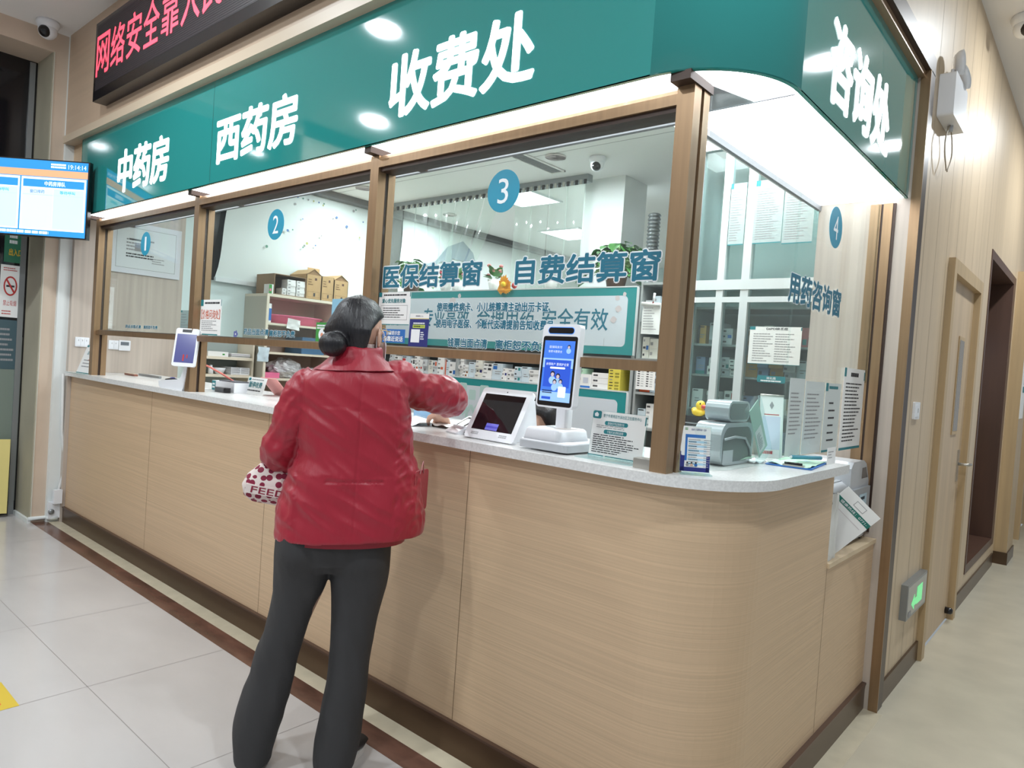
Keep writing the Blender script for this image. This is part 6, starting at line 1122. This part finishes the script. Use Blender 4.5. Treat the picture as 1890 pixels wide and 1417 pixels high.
# handbag on her left forearm
bg = E('handbag', 'white fabric handbag with dark red dots hanging from her left arm', 'bag', tuple(pp(-.145, .10, .865))); BR = (PU * .985 + V3((0, 0, -.17))).normalized(); Fb = Frame(pp(-.235, .03, .905), BR, (.03, .02, 1))
bmat = bpy.data.materials.new('dotted bag cloth'); bmat.use_nodes = True; nt = bmat.node_tree; b_ = nt.nodes['Principled BSDF']; b_.inputs['Roughness'].default_value = .75
tc = nt.nodes.new('ShaderNodeTexCoord'); mp = nt.nodes.new('ShaderNodeMapping'); mp.inputs['Scale'].default_value = (46, 46, 46); vo = nt.nodes.new('ShaderNodeTexVoronoi'); vo.inputs['Randomness'].default_value = .4; vo.inputs['Scale'].default_value = 1; ra = nt.nodes.new('ShaderNodeValToRGB'); ra.color_ramp.interpolation = 'CONSTANT'; ra.color_ramp.elements[0].color = rgb((132, 26, 58)); ra.color_ramp.elements[1].position = .47; ra.color_ramp.elements[1].color = rgb((226, 212, 206))
nt.links.new(tc.outputs['Object'], mp.inputs[0]); nt.links.new(mp.outputs[0], vo.inputs['Vector']); nt.links.new(vo.outputs['Distance'], ra.inputs[0]); nt.links.new(ra.outputs[0], b_.inputs['Base Color'])
mb = MB(); rg_ = []
for z_, x0, x1, t_ in ((-.03, .035, .175, .012), (-.012, .008, .195, .035), (.02, -.004, .205, .05), (.055, .006, .20, .05), (.085, .03, .19, .036), (.115, .05, .18, .018)):
    rg_.append([Fb.p((x0 + x1) / 2 + (x1 - x0) / 2 * math.copysign(abs(math.cos(2 * PI * k / 24)) ** .6, math.cos(2 * PI * k / 24)), z_, -.05 + t_ * math.copysign(abs(math.sin(2 * PI * k / 24)) ** .6, math.sin(2 * PI * k / 24))) for k in range(24)])
mb.loft(rg_, bmat); mb.build('bag_body', bg); mb = MB(); BRED = mat('dark red print', (136, 30, 56), .6); mb.text(Fb, 'FEED 1', .03, .008, .14, .02, BRED, .02, z=.0042); mb.box((.012, .004, -.03), (.19, .032, .0035), mat('bag band', (226, 214, 208), .75), Fb); plab(mb.build('lettering', bg), 'dark red FEED lettering')
for z_ in (-.025, -.075): mb = MB(); mb.tube([Fb.p(.075, .09, z_), Fb.p(.085, .13, z_ - .03), pp(-.105, .16, 1.066), pp(-.05, .16, 1.03), Fb.p(.16, .10, z_)], .006, BRED, 8); plab(mb.build('handle', bg), 'dark red handle')
# clerk seated behind the tablet
cp = V3((-1.10, .80, 0)); ck = E('person', 'seated person with short black hair and a mask behind the tablet', 'person', (cp.x, cp.y, .45)); KF = V3((-.80, -.22, -.55)).normalized(); KR = V3((-KF.y * -1, KF.x, 0)); KR = V3((KF.y, -KF.x, 0)).normalized(); KH = Frame(cp + V3((-.01, 0, 1.125)), KR, KF)
bd = MB(); sv = HFr; HFr = KH; bd.loft(head_rings(), SKIN); bd.ell(KH.p(0, .10, -.02), (.013, .022, .022), SKIN, KH, 12, 8); [bd.ell(KH.p(sx * .071, .0, -.012), (.010, .020, .032), SKIN, KH, 12, 10) for sx in (1, -1)]
nk = KH.p(0, -.03, -.11); bd.tube([KH.p(0, -.015, -.06), nk, cp + V3((.05, .05, .86))], [.05, .05, .06], SKIN)
sh_ = cp + V3((.06, .06, 0)); SR = V3((KF.y, -KF.x, 0)).normalized(); SF = V3((KF.x, KF.y, 0)).normalized(); rr_ = lambda z, a, b: [sh_ + SR * a * math.cos(2 * PI * k / 24) + SF * b * math.sin(2 * PI * k / 24) + V3((0, 0, z)) for k in range(24)]
bd.loft([rr_(.46, .17, .13), rr_(.6, .16, .11), rr_(.75, .18, .11), rr_(.84, .15, .09), rr_(.89, .06, .05)], SKIN)
for sx in (1, -1):
    a0 = sh_ + SR * .17 * sx + V3((0, 0, .83)); a1 = sh_ + SR * .22 * sx + V3((0, 0, .60)) + SF * .05; a2 = sh_ + SR * .15 * sx + SF * .24 + V3((0, 0, .775)); bd.tube([a0, (a0 + a1) / 2, a1], [.045, .042, .036], SKIN); bd.tube([a1, (a1 + a2) / 2, a2], [.036, .032, .024], SKIN); hand(bd, Frame(a2 + SF * .015, SF.cross(V3((0, 0, 1))), SF), SKIN, .3, sx)
    t0 = sh_ + SR * .09 * sx + V3((0, 0, .50)); t1 = t0 + SF * .36 + V3((0, 0, .02)); bd.tube([t0, (t0 + t1) / 2, t1], [.085, .075, .06], SKIN); bd.tube([t1, t1 + V3((0, 0, -.25)), t1 + V3((0, 0, -.49))], [.058, .05, .04], SKIN); bd.tube([t1 + V3((0, 0, -.5)), t1 + SF * .1 + V3((0, 0, -.5))], [.03, .028], SKIN)
fuse(bd, 'body', ck, .006, SKIN, 3)
hr = MB(); hr.loft(hair_rings(KH, -.06, .083, .10, -.02), HAIR); plab(fuse(hr, 'hair', ck, .005, HAIR, 3), 'short black hair')
mk = MB(); mk.loft([[KH.p(.076 * math.sin(an), .045 + .068 * math.cos(an), z_) for an in [(-1.35 + 2.7 * k / 12) for k in range(13)]] for z_ in (-.105, -.08, -.05, -.022)], MW, closed=False); [mk.tube([KH.p(sx * .078, -.012, .014), KH.p(sx * .079, .02, -.005), KH.p(sx * .072, .06, -.04)], .002, MW, 6) for sx in (1, -1)]; plab(mk.build('face_mask', ck), 'white face mask')
st_ = MB(); CO = mat('white coat cloth', (222, 226, 230), .7); st_.loft([rr_(.45, .185, .145), rr_(.6, .175, .125), rr_(.75, .195, .125), rr_(.845, .165, .105), rr_(.90, .072, .062)], CO)
for sx in (1, -1): a0 = sh_ + SR * .165 * sx + V3((0, 0, .83)); a1 = sh_ + SR * .22 * sx + V3((0, 0, .60)) + SF * .05; a2 = sh_ + SR * .155 * sx + SF * .22 + V3((0, 0, .77)); st_.tube([a0, (a0 + a1) / 2, a1], [.062, .056, .05], CO); st_.tube([a1, (a1 + a2) / 2, a2], [.05, .045, .036], CO)
plab(fuse(st_, 'coat', ck, .008, CO, 4), 'white coat'); HFr = sv
cr = E('office_chair', 'low seat under the seated person, hidden behind the counter', 'chair', (cp.x + .06, cp.y + .06, 0)); mb = MB(); mb.lathe([(0, .36), (.2, .36), (.22, .385), (.2, .405), (0, .405)], (cp.x + .06, cp.y + .06, 0), BLACKP); mb.build('seat', cr); mb = MB(); mb.tube([(cp.x + .06, cp.y + .06, .03), (cp.x + .06, cp.y + .06, .37)], .03, GREYM); mb.build('column', cr)
for k in range(5): mb = MB(); a = 2 * PI * k / 5; mb.tube([(cp.x + .06, cp.y + .06, .06), (cp.x + .06 + .25 * math.cos(a), cp.y + .06 + .25 * math.sin(a), .03)], .018, BLACKP); mb.ell((cp.x + .06 + .25 * math.cos(a), cp.y + .06 + .25 * math.sin(a), .025), (.025, .025, .025), BLACKP); mb.build('leg', cr)
